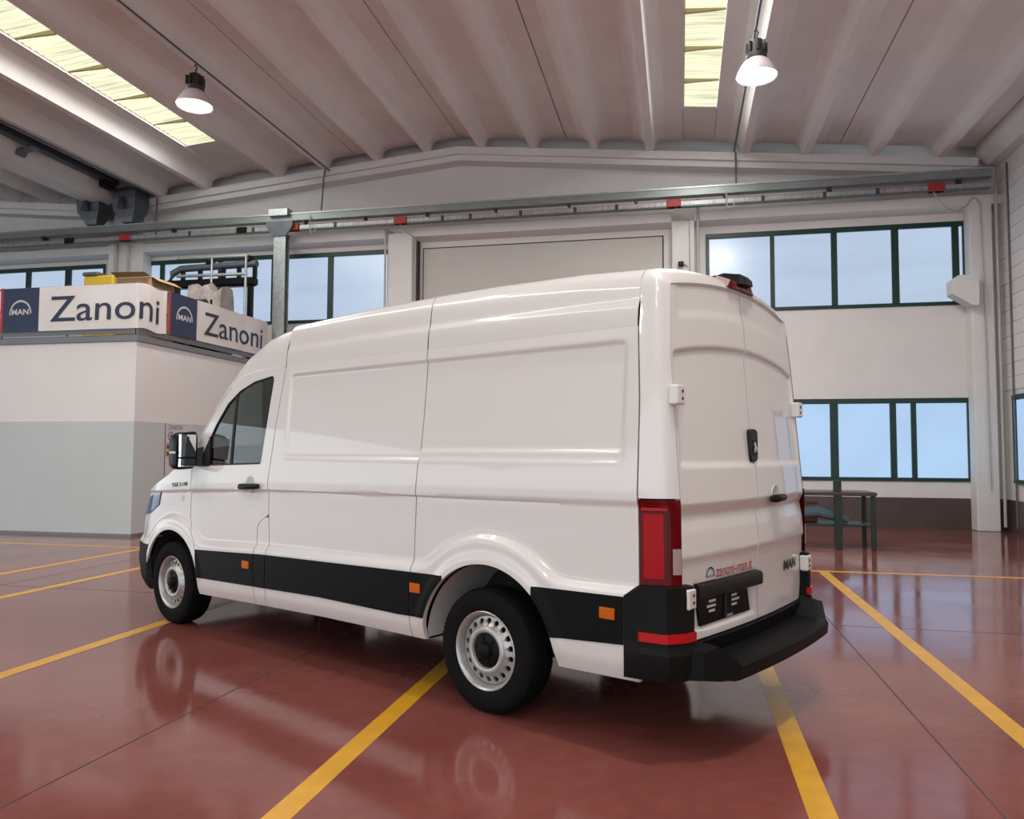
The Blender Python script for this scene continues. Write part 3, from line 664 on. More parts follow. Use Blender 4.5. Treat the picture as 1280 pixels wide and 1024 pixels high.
def side_panel(name, xl, xr, zlo, zhi, material='white_paint', parent=VAN, cell=.0125, cuts=(), off=0.0, rim=.03, mirror=False, keep=False, smooth=35):
    """xl(z), xr(z) bounds; zlo, zhi numbers or f(x)"""
    f = lambda g: g if callable(g) else (lambda v, g=g: np.full_like(np.asarray(v, float), g))
    xl, xr, zlo, zhi = map(f, (xl, xr, zlo, zhi))
    xa, xb = float(xl(1.0)), float(xr(1.0)); za, zb = float(zlo((xa+xb)/2)), float(np.max(zhi(np.linspace(xa, xb, 9))))
    n = max(3, int((xb-xa)/cell)+1); mm = max(3, int((zb-za)/cell)+1)
    s = np.linspace(0, 1, n)[:, None]; t = np.linspace(0, 1, mm)[None, :]
    x0 = xa+(xb-xa)*s+0*t
    X = x0
    for _ in range(8):
        Z = zlo(X)*(1-t)+zhi(X)*t; X = xl(Z)*(1-s)+xr(Z)*s
    X, Z, fm = cutgrid(X, Z, cuts, keep)
    P = np.stack([X, ysurf(X, Z)+off, Z], -1)
    return grid_obj(name, P, fm, material, parent, True, rim, (0, -1, 0), smooth, mirror)
ip = lambda xs_, ys_: (lambda v: np.interp(v, xs_, ys_))
G = .0045
ZDRIP = 2.15
bx = ip([.3, .8, 1.04, 1.28, 1.7, 2.13, 2.5], [2.157, 2.154, 2.170, 2.166, 2.124, 2.062, 2.066])   # B seam
mx_ = ip([.3, .65, 1.07, 1.32, 1.7, 2.5], [.586, .588, .570, .552, .540, .530])                     # middle seam
dxs = ip([.3, 1.3, 1.77, 2.15, 2.44], [-1.028, -1.028, -1.020, -.996, -.995])                                    # D seam
flapx = ip([.3, .67, .88, .92, .96, 1.02], [2.300, 2.312, 2.322, 2.315, 2.285, 2.172])
def doorx(z): return np.where(np.asarray(z) < 1.02, flapx(z), bx(z))
ffx = ip([.3, .56, .66, .75, .85, .95, 1.17, 1.6], [3.13, 3.146, 3.167, 3.215, 3.285, 3.325, 3.303, 3.303])   # door front edge
sillz = ip([-1, .3, 1.5, 3.15, 4], [.372, .352, .352, .318, .31])
ztop_door = ip([2.0, 2.45, 2.62, 2.75, 2.87, 3.02, 3.2, 3.31], [2.142, 2.137, 2.112, 2.06, 1.965, 1.815, 1.60, 1.43])
WIN = [(3.215, 1.372), (2.292, 1.40), (2.280, 1.41), (2.203, 2.055), (2.215, 2.078), (2.24, 2.082), (2.474, 2.050), (2.671, 1.985), (2.833, 1.885), (2.984, 1.715), (3.097, 1.545), (3.205, 1.39)]
bandt = ip([-1.0, .7, 2.2, 3.1, 4], [.785, .752, .722, .683, .66]); bandb = ip([-1.0, -.45, .68, 1.5, 3.1, 4], [.552, .517, .482, .490, .455, .44])

for MIR in (False, True):
    sl = side_panel('side_panel', lambda z: mx_(z)+G, lambda z: bx(z)-G, sillz, ZDRIP, mirror=MIR)
    qp = side_panel('rear_quarter_panel', lambda z: dxs(z)+G, lambda z: mx_(z)-G, sillz, ZDRIP, mirror=MIR, cuts=[('c', *ARCH_R)])
    if MIR: sl.name = 'sliding_door'
    dr = side_panel('front_door', lambda z: doorx(z)+G, lambda z: ffx(z)-G, sillz, lambda x: ztop_door(x)-G, mirror=MIR, cuts=[('p', WIN)])
    side_panel('fuel_flap', lambda z: bx(z)+G, lambda z: doorx(z)-G, sillz, 1.0, mirror=MIR, parent=VAN)
    # window
    side_panel('window_glass', 2.18, 3.24, 1.35, 2.10, 'tinted_glass', dr, .02, [('p', WIN)], -.014, 0, MIR, True)
    cx, cz = 2.7, 1.7
    big = [(x+.0, z) for x, z in WIN]
    P = np.array([[(x, float(ysurf(x, z))-.002, z), (cx+(x-cx)*.972, float(ysurf(x, z))-.010, cz+(z-cz)*.955)] for x, z in WIN+[WIN[0]]])
    grid_obj('window_seal', P, None, 'seam_black', dr, True, 0, mirror=MIR)
    side_panel('window_divider', 2.705, 2.735, 1.39, ip([2.6, 2.8], [1.99, 1.93]), 'seam_black', dr, .02, (), -.008, .01, MIR)
    side_panel('mirror_triangle', ip([1.37, 1.62], [3.03, 3.04]), ip([1.37, 1.60], [3.215, 3.06]), 1.372, 1.62, 'black_plastic', dr, .02, (), .004, .02, MIR)
    sg = -1 if MIR else 1
    Y = lambda x, z: float(ysurf(x, z))
    # handle
    h = MB(); h.tube([(2.515, sg*(Y(2.5, 1.22)+.012), 1.222), (2.49, sg*(Y(2.5, 1.22)+.030), 1.224), (2.30, sg*(Y(2.3, 1.23)+.030), 1.232), (2.27, sg*(Y(2.3, 1.23)+.012), 1.232)], [.020, .024, .022, .017], 12)
    h.build('handle', 'black_plastic', dr, 60)
    MB().lathe([(.062, .002), (.058, .007), (.04, .004), (0, .002)], 28, 'y', (0, 0, 0)).build('handle_cup', 'wheel_liner', dr, 60).matrix_local = Matrix.Translation((2.40, sg*(Y(2.4, 1.23)-.002), 1.245)) @ Matrix.Diagonal((1, sg, 1.05, 1))
    # black mouldings, one piece per panel
    def band(x0, x1, parent, cuts=(), nm='side_moulding'):
        return side_panel(nm, x0, x1, bandb, bandt, 'black_cladding', parent, .016, cuts, .007, .016, MIR, smooth=30)
    band(lambda z: flapx(z)+G, lambda z: ffx(z)-.004, dr, [('c', ARCH_F[0], ARCH_F[1], ARCH_F[2]+.002)])
    band(lambda z: bx(z)+G, lambda z: flapx(z)-G, VAN); band(lambda z: mx_(z)+G, lambda z: bx(z)-G, sl)
    band(.30, lambda z: mx_(z)-G, qp, [('c', ARCH_R[0], ARCH_R[1], ARCH_R[2]+.001)])
    band(-.952, -.38, qp, [('c', ARCH_R[0], ARCH_R[1], ARCH_R[2]+.001)])
    # arch trim lips in the moulding zone
    for (a0, a1, A) in ((5, 52, ARCH_R), (128, 175, ARCH_R), (128, 176, ARCH_F)):
        th = np.radians(np.linspace(a0, a1, 24)); rows = []
        for t_ in th:
            x, z = A[0]+A[2]*math.cos(t_), A[1]+A[2]*math.sin(t_)
            w_ = .055*min(1, max(.05, float(sst(0, .25, abs(t_-(PI/2))-.62))))
            x1, z1 = A[0]+(A[2]+w_)*math.cos(t_), A[1]+(A[2]+w_)*math.sin(t_)
            rows.append([(x1, Y(x1, z1)+.008, z1), (x, Y(x, z)+.016, z), (x-.012*math.cos(t_), Y(x, z)-.0, z-.012*math.sin(t_)), (x, Y(x, z)-.06, z)])
        if False: grid_obj('arch_trim', np.array(rows), None, 'black_cladding', VAN, False, 0, smooth=50, mirror=MIR)
    # orange side markers
    for (x, z, par) in ((2.411, .628, dr), (.532, .662, qp), (-.861, .693, qp)):
        y = Y(x, z)+.007
        MB().bbox(x-.045, x+.045, min(sg*(y-.004), sg*(y+.009)), max(sg*(y-.004), sg*(y+.009)), z-.028, z+.028, .004).build('side_marker', 'orange_lens', par)
    # inner arches
    for A, mat_, nm in ((ARCH_R, 'wheel_liner', 'wheel_arch'), (ARCH_F, 'seam_black', 'wheel_arch')):
        th = np.radians(np.linspace(1, 179, 36))
        P = np.array([[(A[0]+(A[2]-.004)*math.cos(t_), y, A[1]+(A[2]-.004)*math.sin(t_)) for y in (min(.955, Y(A[0]+A[2]*math.cos(t_), max(.36, A[1]+A[2]*math.sin(t_)))-.03), .88, .62, .50)] for t_ in th])
        grid_obj(nm, P, None, mat_, VAN, True, 0, smooth=40, mirror=MIR)
    # fender and nose in one sheet
    xf = ip([.22, .35, .5, .7, .9, 1.05, 1.15, 1.25, 1.5], [4.48, 4.60, 4.665, 4.65, 4.60, 4.52, 4.44, 4.34, 4.1])
    X0 = 3.40; NE = 4.0
    def nose_pt(s, z, off=0.0):
        """s in [0,1]: 0 = door gap, .1 = start of the nose curve, 1 = centre line"""
        s = np.asarray(s, float); z = np.asarray(z, float)
        a = np.clip((s-.1)/.9, 0, 1)*PI/2
        a = PI/2*(np.clip((s-.1)/.9, 0, 1)**1.6)
        xs_ = X0+(xf(z)-X0)*np.sin(a)**(2/NE)
        x = np.where(s < .1, (ffx(z)+G)*(1-s/.1)+X0*s/.1, xs_)
        y = (ysurf(np.minimum(x, 4.2), z)+off)*np.where(s < .1, 1, np.cos(a)**(2/NE))
        return np.stack([x+off*np.sin(a), y, z+0*x], -1)
    zh = ip([0, .1, .22, .35, .5, .7, 1], [1.50, 1.475, 1.36, 1.245, 1.13, 1.075, 1.06])
    ns, nz = 150, 90
    s = np.linspace(0, 1, ns)[:, None]; t = np.linspace(0, 1, nz)[None, :]
    zlo_f = ip([0, .12, .30, 1], [.34, .34, .60, .60])
    xx = nose_pt(s+0*t, 1.0+0*s+0*t)[..., 0]
    ZZ = np.where(xx[:, :1] > 4.12, .66, .32)*(1-t)+np.interp(xx[:, :1], [3.3, 3.40, 3.6, 3.79, 4.05, 4.3, 4.45, 4.6], [1.50, 1.465, 1.375, 1.29, 1.20, 1.12, 1.075, 1.05])*t
    PP = nose_pt(s+0*t, ZZ)
    Xc, Zc, fm = cutgrid(PP[..., 0], PP[..., 2], [('c', *ARCH_F)])
    # keep only cut where the sheet is near the side
    Pn = PP.copy(); side = PP[..., 1] > .6
    Pn[..., 0] = np.where(side, Xc, PP[..., 0]); Pn[..., 2] = np.where(side, Zc, PP[..., 2])
    fm = fm | ~(side[:-1, :-1])
    moved = side & ((Xc != PP[..., 0]) | (Zc != PP[..., 2])); Pn[..., 1] = np.where(moved & (Xc < 4.2), np.where(Xc < X0, ysurf(Xc, Zc), ysurf(Xc, Zc)*np.maximum(0, 1-np.clip((Xc-X0)/(xf(Zc)-X0), 0, 1)**NE)**(1/NE)), Pn[..., 1])
    fe = grid_obj('front_fender', Pn, fm, 'white_paint', VAN, False, .02, (0, -1, 0), 40, MIR)
    # bumper
    sb = np.linspace(.25, 1, 70)[:, None]; tb = np.linspace(0, 1, 16)[None, :]
    PB = nose_pt(sb+0*tb, .25+(.655-.25)*tb+0*sb, .004)
    keep_ = PB[..., 0] > 4.03; fmb = (keep_[:-1, :-1] & keep_[1:, 1:])
    grid_obj('front_bumper', PB, fmb, 'bumper_black', VAN, False, .05, (-.8, -.6, 0), 40, MIR)
    # headlight
    sh = np.linspace(.33, .62, 24)[:, None]; thh = np.linspace(0, 1, 10)[None, :]
    zl_ = np.interp(sh, [.33, .45, .62], [1.02, .93, .90]); zu_ = np.interp(sh, [.33, .45, .62], [1.13, 1.10, 1.03])
    grid_obj('headlight', nose_pt(sh+0*thh, zl_*(1-thh)+zu_*thh, .008), None, 'headlight_glass', VAN, False, .02, (-.6, -.8, 0), 40, MIR)
    # fender lettering
    if not MIR:
        place_text('model_lettering', 'TGE 3.140', .27, .034, lambda u, v, d: (3.62-u, Y(3.62-u, 1.20)+.003, 1.185+v+.02*u/.27), 'ink_black', fe, bold=.03)
        MB().bbox(3.43, 3.47, Y(3.45, 1.10), Y(3.45, 1.10)+.003, 1.075, 1.12, .002).build('small_badge', 'logo_silver', fe)
    # D pillar corner and tail lamp
    ye = ip([.5, .75, .85, 1.3, 2.0, 2.37], [.765, .835, .862, .868, .850, .80])
    xc = ip([.5, 1.24, 1.9, 2.44], [-1.250, -1.250, -1.196, -1.157])
    def door_x(y, z): return xc(z)+.045*(np.abs(y)/.865)**2
    def corner(s, z, off=0.0):
        s = np.asarray(s, float); z = np.asarray(z, float)
        x0, y0 = dxs(z)-G, ysurf(dxs(z), z); x2, y2 = door_x(ye(z)+.006, z)-.002, ye(z)+.006
        x1, y1 = x2+.035, y0-.012
        x = (1-s)**2*x0+2*s*(1-s)*x1+s*s*x2; y = (1-s)**2*y0+2*s*(1-s)*y1+s*s*y2
        return np.stack([x-off*s, y+off*(1-.6*s), z+0*x], -1)
    s = np.linspace(0, 1, 22)[:, None]
    def corner_sheet(name, z0, z1, m_, par, s0=0, s1=1, off=0.0, rim=.03, top=None):
        ss = s0+(s1-s0)*s; nn = max(4, int((z1-z0)/.02)); tt = np.linspace(0, 1, nn)[None, :]
        return grid_obj(name, corner(ss+0*tt, z0+(z1-z0)*tt+0*s, off), None, m_, par, True, rim, (1, -.15, 0), 35, MIR)
    cp = corner_sheet('corner_pillar', 1.275, 2.30, 'white_paint', VAN, rim=0)
    tl = corner_sheet('tail_lamp', .852, 1.268, 'red_lens', VAN, 0, .985, .006, 0)
    corner_sheet('brake_lens', .885, 1.20, 'red_lens_bright', tl, .10, .50, .010, .006)
    corner_sheet('side_lens', 1.215, 1.245, 'red_lens_bright', tl, .05, .60, .009, .004)
    corner_sheet('reverse_lens', .905, 1.03, 'clear_lens', tl, .74, .95, .011, .006)
    corner_sheet('lamp_divider', .88, 1.25, 'seam_black', tl, .60, .625, .009, .004)
    # rear door
    nz_, ny_ = 150, 70
    t = np.linspace(0, 1, nz_)[None, :]; s2 = np.linspace(0, 1, ny_)[:, None]
    def door_top(y): return 2.440-.075*(np.abs(y)/.8)**2
    def rear_pt(y, z, off=0.0):
        x = door_x(y, z)
        e = np.interp(z, [.54, .80, .955, .975, 1.10, 1.185, 1.232, 1.24, 2.5], [.016, .016, .012, .0, .010, .026, .004, .0, 0.0])
        d = np.minimum(np.minimum(z-1.425, door_top(y)-.335-z), .845-np.abs(y)-.02*(z-1.43))
        e = e+.016*sst(0, .028, d)
        e = e+.016*sst(0, .022, np.minimum(np.minimum(z-.592, .845-z), np.minimum(.742-y, y-.018)))*(0 if MIR else 1)
        e = e+.010*(1-sst(.13, .19, door_top(y)-z))*sst(.0, .10, .80-np.abs(y))
        return np.stack([x+e-off, y+0*z, z+0*y], -1)
    sgn = 1
    z0 = .56; tz = z0+(2.36-z0)*t
    Yv = .006+(ye(tz)-.002-.006)*s2; Zv = z0+(door_top(Yv)-z0)*t
    Yv = .006+(ye(np.minimum(Zv, 2.37))-.002-.006)*s2
    rd = grid_obj('rear_door', rear_pt(Yv, Zv), None, 'white_paint', VAN, True, .03, (1, 0, 0), 35, MIR)
    # hinges
    for z in (1.79, .785):
        yb_ = float(ye(z)); xx_ = float(door_x(yb_, z))
        hb = MB(); hb.bbox(xx_-.045, xx_+.01, min(sg*(yb_-.045), sg*(yb_+.038)), max(sg*(yb_-.045), sg*(yb_+.038)), z-.05, z+.05, .008)
        hg = hb.build('hinge', 'white_paint', rd)
        for dz in (-.018, .018): MB().lathe([(.008, -.048), (.008, -.035)], 10, 'x', (xx_, sg*(yb_-.012), z+dz), True).build('hinge_bolt', 'seam_black', hg)
        MB().box(xx_-.035, xx_-.008, min(sg*(yb_+.028), sg*(yb_+.037)), max(sg*(yb_+.028), sg*(yb_+.037)), z-.025, z+.03).build('hinge_slot', 'seam_black', hg)
    # roof: rear, middle, cab
S_ = np.array([(float(np.interp(ZDRIP, _zt, _yt)), ZDRIP), (.908, 2.22), (.901, 2.275), (.893, 2.295), (.889, 2.33), (.880, 2.40), (.864, 2.452), (.828, 2.490), (.76, 2.514), (.6, 2.546), (.3, 2.577), (0, 2.590)])
def dense(S, n=60):
    d = np.concatenate([[0], np.cumsum(np.hypot(*np.diff(S, axis=0).T))]); t = np.linspace(0, d[-1], n)
    # Catmull-Rom through the points
    out = []
    for v in t:
        i = min(max(np.searchsorted(d, v)-1, 0), len(S)-2); h = d[i+1]-d[i]; u = (v-d[i])/h
        m0 = (S[i+1]-S[max(i-1, 0)])/(d[i+1]-d[max(i-1, 0)])*h; m1 = (S[min(i+2, len(S)-1)]-S[i])/(d[min(i+2, len(S)-1)]-d[i])*h
        out.append((2*u**3-3*u**2+1)*S[i]+(u**3-2*u**2+u)*m0+(-2*u**3+3*u**2)*S[i+1]+(u**3-u**2)*m1)
    return np.array(out)
SD = dense(S_)
hx = ip([-1.1, -.99, -.6, 0, .5, 1.2, 2.07], [.83, .865, .94, .99, 1.0, .975, .885])
def roof_sec(x): P = SD.copy(); P[:, 1] = ZDRIP+.009+(P[:, 1]-ZDRIP)*hx(x); return P
zc_ = ip([2.06, 2.25, 2.4, 2.6, 2.8, 3.0], [2.541, 2.535, 2.51, 2.45, 2.35, 2.2]); ze_ = ip([2.06, 2.25, 2.4, 2.623, 2.72, 2.82], [2.432, 2.415, 2.385, 2.285, 2.21, 2.11])
def cab_sec(x):
    zl = float(ztop_door(x))+.004; ys = float(ysurf(x, zl)); e, c_ = float(ze_(x)), float(zc_(x))
    if x < 2.12: zl = ZDRIP+.009
    b_ = zl+.62*(e-zl)
    return dense(np.array([(ys, zl), (.5*ys+.5*.868 if x < 2.6 else .5*ys+.5*.875, b_), (.825, e), (.6, e+.62*(c_-e)), (.3, e+.9*(c_-e)), (0, c_)]))
def roof_part(name, x0, x1, sec, n):
    xs_ = np.linspace(x0, x1, n); full = []
    for x in xs_:
        P = sec(x); L = [(x, y, z) for y, z in P]+[(x, -y, z) for y, z in P[::-1][1:]]; full.append(L)
    return grid_obj(name, np.array(full), None, 'white_paint', VAN, False, .02, (0, 0, -1), 35)
rf = roof_part('roof_panel', -.995+G, .534-G, roof_sec, 50)
roof_part('roof_panel', .534+G, 2.063-G, roof_sec, 50)
roof_part('cab_roof', 2.063+G, 2.80, cab_sec, 40)
# rear header over the doors
P0 = roof_sec(-.995); n0 = len(P0); rows = []
k0 = int(np.argmin(np.abs(P0[:, 1]-2.36)))
Lh = []
for yy, zz in P0:
    if zz <= 2.36: y2 = float(np.interp(zz, [.85, 1.3, 2.0, 2.37], [.862, .868, .850, .80]))+.006; z2 = zz
    else:
        fr = yy/P0[k0][0]; y2 = .806*fr; z2 = 2.440-.075*(y2/.8)**2+.008
    x2 = float(np.interp(z2, [.5, 1.24, 1.9, 2.44], [-1.250, -1.250, -1.196, -1.157]))+.045*(abs(y2)/.865)**2-.002
    Lh.append(((-.999, yy, zz), (x2+.035, yy-.012*yy/.9, zz-.006), (x2, y2, z2)))
grid = []
for s in np.linspace(0, 1, 16):
    row = [tuple((1-s)**2*np.array(a)+2*s*(1-s)*np.array(b)+s*s*np.array(c)) for a, b, c in Lh]
    grid.append(row+[(x, -y, z) for x, y, z in row[::-1][1:]])
grid = [g for g in grid]
i0 = max(0, int(np.argmin(np.abs(P0[:, 1]-2.30)))-2)
g2 = np.array(grid); zmask = (g2[0, :, 2] >= 2.285)
ii = np.nonzero(zmask)[0]; g2 = g2[:, ii[0]:ii[-1]+1]
hd = grid_obj('rear_header', g2, None, 'white_paint', VAN, True, .02, (.5, 0, -.8), 35)
# third brake lamp with camera
bl = empty('brake_lamp_housing', (0, 0, 0)); bl.parent = VAN
MB().loft([[(-1.165+a*.0, y, z) for y, z in ((-w_, 2.475-.0), (w_, 2.475), (w_*.86, 2.475+h_), (-w_*.86, 2.475+h_))] if False else
           [(x, -w_, zb), (x, w_, zb), (x, w_*.8, zb+h_), (x, -w_*.8, zb+h_)] for x, w_, zb, h_ in ((-1.175, .15, 2.452, .02), (-1.16, .19, 2.455, .045), (-1.08, .20, 2.49, .045), (-1.0, .16, 2.52, .02))]).build('lamp_base', 'red_lens', bl)
MB().loft([[(x, -w_, zb), (x, w_, zb), (x, w_*.75, zb+h_), (x, -w_*.75, zb+h_)] for x, w_, zb, h_ in ((-1.21, .055, 2.485, .03), (-1.18, .075, 2.485, .06), (-1.08, .085, 2.50, .065), (-.98, .07, 2.53, .02))]).build('camera_pod', 'black_plastic', bl)
# windscreen, A pillars, bonnet
def basep(y): f_ = 1-(abs(y)/.86)**2; return np.array((3.40+.28*f_, y, 1.475-.055*f_))
top_sec = cab_sec(2.80); kk = int(np.argmin(np.abs(top_sec[:, 0]-.78)))
tops = [(2.80, y, z) for y, z in top_sec[kk:]]; tops = tops+[(x, -y, z) for x, y, z in tops[::-1][1:]]
ys_t = np.array([p[1] for p in tops])
g = np.array([[np.array(p)*(1-t)+basep(p[1]/tops[0][1]*.84)*t+np.array((.05, 0, .05))*4*t*(1-t)*(1-(p[1]/tops[0][1])**4*.8) for p in tops] for t in np.linspace(0, 1, 24)])
grid_obj('windscreen', g, None, 'screen_glass', VAN, False, 0, smooth=60)
for MIR in (False, True):
    rows = []
    for i, t in enumerate(np.linspace(0, 1, 40)):
        xs_ = 2.80+(3.335-2.80)*t; zl = float(ztop_door(xs_))+.004; a = np.array((xs_, float(ysurf(xs_, zl)), zl))
        b = g[int(round(t*23)), 0] if True else None
        tt = t*23; i0 = min(int(tt), 22); b = g[i0, 0]*(1-(tt-i0))+g[i0+1, 0]*(tt-i0)
        rows.append([tuple(a*(1-q)+b*q+np.array((0, .03, .035))*4*q*(1-q)*(.85)) for q in np.linspace(0, 1, 12)])
    grid_obj('windscreen_pillar', np.array(rows), None, 'white_paint', VAN, False, .015, (0, -1, -.3), 45, MIR)
TOPE = Pn[:, -1, :]; TOPE = TOPE[(TOPE[:, 0] > 3.34)]
hood = [[(x+.06*(1-abs(q))*(abs(y)/.95)*sst(3.9, 4.5, x), y*q, z+.002+.075*(1-q**4)*min(1, y/.5)) for q in np.sin(np.linspace(-PI/2, PI/2, 31))[::-1]] for x, y, z in TOPE if y > .01]
hood = [[(float(a_), float(b_), float(c_)) for a_, b_, c_ in r] for r in hood]
grid_obj('bonnet', np.array(hood), None, 'white_paint', VAN, False, 0, smooth=40)
# dark carcass behind the gaps, floor pan
mb = MB(); rings = []
for x in (-1.12, -.99, .5, 2.05, 2.12):
    P = [(float(ysurf(max(min(x, 2.1), -1.0), z))-.045-(.08 if x < -1.1 else 0), z) for z in (.95, 1.05, 1.2, 1.5, 1.8, 2.12)]+[(y-.035, ZDRIP+(z-ZDRIP)*float(hx(x))-.05) for y, z in S_[1:]]
    if x < -1.1: P = [(y*.88, z-.02) for y, z in P]
    rings.append([(x, y, z) for y, z in P]+[(x, -y, z) for y, z in P[::-1][1:]])
mb.loft(rings).build('inner_carcass', 'seam_black', VAN)
mb = MB(); mb.box(.56, 2.12, -.93, .93, .40, .95); mb.box(-1.16, .56, -.50, .50, .62, .95); mb.box(-1.14, -.56, -.86, .86, .42, .95); mb.build('inner_sill', 'seam_black', VAN)
und = MB(); und.box(-1.1, 3.1, -.78, .78, .36, .42); und.box(.5, 3.05, -.90, .90, .34, .42); und.box(3.1, 4.4, -.5, .5, .28, .5)
for s in (-1, 1): und.box(-.9, 3.2, s*.45-.05, s*.45+.05, .26, .37)
und.tube([(0, -.75, .35), (0, .75, .35)], .05, 10); und.lathe([(.02, -.16), (.16, -.08), (.16, .08), (.02, .16)], 16, 'y', (0, 0, .33), True)
und.bbox(1.6, 2.6, -.75, -.3, .2, .4, .04); und.tube([(2.6, .3, .24), (.6, .35, .26), (.3, .3, .42), (-.3, .3, .42), (-.6, .35, .30), (-.9, .5, .33)], .035, 8)
und.build('chassis', 'seam_black', VAN)
# cab interior
ci = MB(); ci.box(2.13, 2.17, -.88, .88, .5, 2.05); ci.build('bulkhead', 'dash_plastic', VAN)
MB().box(2.1, 3.4, -.88, .88, .50, .56).build('cab_floor', 'dash_plastic', VAN)
MB().loft([[(x, -.86, z0_), (x, .86, z0_), (x, .86, z1_), (x, -.86, z1_)] for x, z0_, z1_ in ((3.0, 1.0, 1.28), (3.08, .75, 1.40), (3.38, .7, 1.42), (3.5, .9, 1.38))]).build('dashboard', 'dash_plastic', VAN, 40)
for y in (.45, -.05, -.5):
    se = empty('seat'); se.parent = VAN
    MB().bbox(2.42, 2.92, y-.22, y+.22, .86, 1.02, .05).build('seat_cushion', 'seat_cloth', se, 50)
    MB().loft([[(x-dx_, y-w_, z), (x+dx_, y-w_, z), (x+dx_, y+w_, z), (x-dx_, y+w_, z)] for x, dx_, w_, z in ((2.46, .06, .20, .98), (2.42, .07, .24, 1.2), (2.36, .06, .22, 1.5), (2.33, .05, .15, 1.62))]).build('seat_back', 'seat_cloth', se, 50)
    MB().bbox(2.27, 2.36, y-.13, y+.13, 1.64, 1.82, .03).build('head_rest', 'seat_cloth', se, 50)
sw = MB(); R_ = Matrix.Translation((2.93, .45, 1.33)) @ Matrix.Rotation(math.radians(-62), 4, 'Y')
sw.tube([tuple(R_ @ Vector((.2*math.cos(a), .2*math.sin(a), 0))) for a in np.linspace(0, 2*PI, 29)], .018, 8); sw.tube([tuple(R_ @ Vector((-.19, 0, 0))), tuple(R_ @ Vector((.19, 0, 0)))], .02, 6); sw.tube([tuple(R_ @ Vector((0, -.19, 0))), tuple(R_ @ Vector((0, .19, 0)))], .02, 6)
sw.tube([tuple(R_ @ Vector((0, 0, 0))), (3.1, .45, 1.22)], .04, 8); sw.build('steering_wheel', 'dash_plastic', VAN, 60)
# door mirrors
for sg in (1, -1):
    mr = empty('door_mirror'); mr.parent = VAN
    def q(x, y, z): return (x, sg*y, z)
    def mirror_plate(z0, z1):     # turned in towards the cab, as set for the driver
        return MB().loft([[q(3.177, 1.017, z0), q(3.177, 1.163, z0), q(3.177, 1.163, z1), q(3.177, 1.017, z1)], [q(3.172, 1.017, z0), q(3.140, 1.163, z0), q(3.140, 1.163, z1), q(3.172, 1.017, z1)]])
    rings = []
    for x, sc_ in ((3.175, .94), (3.19, 1.0), (3.25, 1.0), (3.31, .88), (3.35, .62)):
        cy_, cz_ = 1.088, 1.505; ring = []
        for a in np.linspace(0, 2*PI, 33)[:-1]:
            c_, s_ = math.cos(a), math.sin(a); e = .42
            ring.append(q(x+.02*(c_ > .5), cy_+.092*sc_*math.copysign(abs(c_)**e, c_), cz_+.157*sc_*math.copysign(abs(s_)**e, s_)-.018*c_))
        rings.append(ring)
    MB().loft(rings).build('mirror_housing', 'black_plastic', mr, 45)
    mirror_plate(1.45, 1.635).build('mirror_glass', 'mirror_glass', mr)
    mirror_plate(1.37, 1.435).build('wide_angle_glass', 'mirror_glass', mr)
    MB().bbox(3.20, 3.30, min(sg*1.168, sg*1.184), max(sg*1.168, sg*1.184), 1.475, 1.495, .004).build('turn_lamp', 'logo_silver', mr)
    MB().loft([[q(3.12, .955, 1.37), q(3.30, .955, 1.37), q(3.26, .93, 1.56), q(3.12, .94, 1.56)], [q(3.20, 1.03, 1.38), q(3.30, 1.03, 1.38), q(3.28, 1.03, 1.46), q(3.20, 1.03, 1.46)]]).build('mirror_arm', 'black_plastic', mr)
# rear handle, lock plate, plate holder, lettering on the rear doors
MIR = False
def rp(y, z, off=0.0): return tuple(float(v) for v in rear_pt(np.array(y), np.array(z), off))
doors = [o for o in VAN.children if o.name.startswith('rear_door')]; ld, rdr = doors[0], doors[1]
hnd = MB(); hnd.tube([rp(-.165, 1.233, .012), rp(-.18, 1.233, .034), rp(-.32, 1.236, .034), rp(-.335, 1.236, .012)], [.018, .024, .022, .016], 10); hnd.build('handle', 'black_plastic', rdr, 60)
MB().lathe([(.060, -.002), (.057, -.010), (.04, -.006), (0, -.004)], 28, 'x', rp(-.25, 1.252)).build('handle_cup', 'wheel_liner', rdr, 60)
lk = MB(); cpl = rp(.0, 1.545)
pl = [(.05*math.copysign(abs(math.cos(a))**.35, math.cos(a)), .095*math.copysign(abs(math.sin(a))**.35, math.sin(a))) for a in np.linspace(0, 2*PI, 41)[:-1]]
lk.loft([[(cpl[0]-d, y*k, 1.545+z*k) for y, z in pl] for d, k in ((-.025, 1), (.014, 1), (.022, .92))]).build('lock_plate', 'black_plastic', ld, 40)
MB().bbox(cpl[0]-.025, cpl[0]-.02, -.030, .028, 1.49, 1.575, .002).build('emblem_field', 'hub_black', ld)
lion = [(-.02, -.030), (-.012, .0), (-.018, .018), (-.010, .030), (.0, .026), (.006, .010), (.016, .004), (.022, -.012), (.016, -.028), (.010, -.028), (.012, -.012), (.0, -.008), (-.008, -.020), (-.010, -.032)]
MB().prism([(-y, 1.535+z) for y, z in lion], cpl[0]-.029, cpl[0]-.025, 'x').build('lion_emblem', 'chrome', ld)
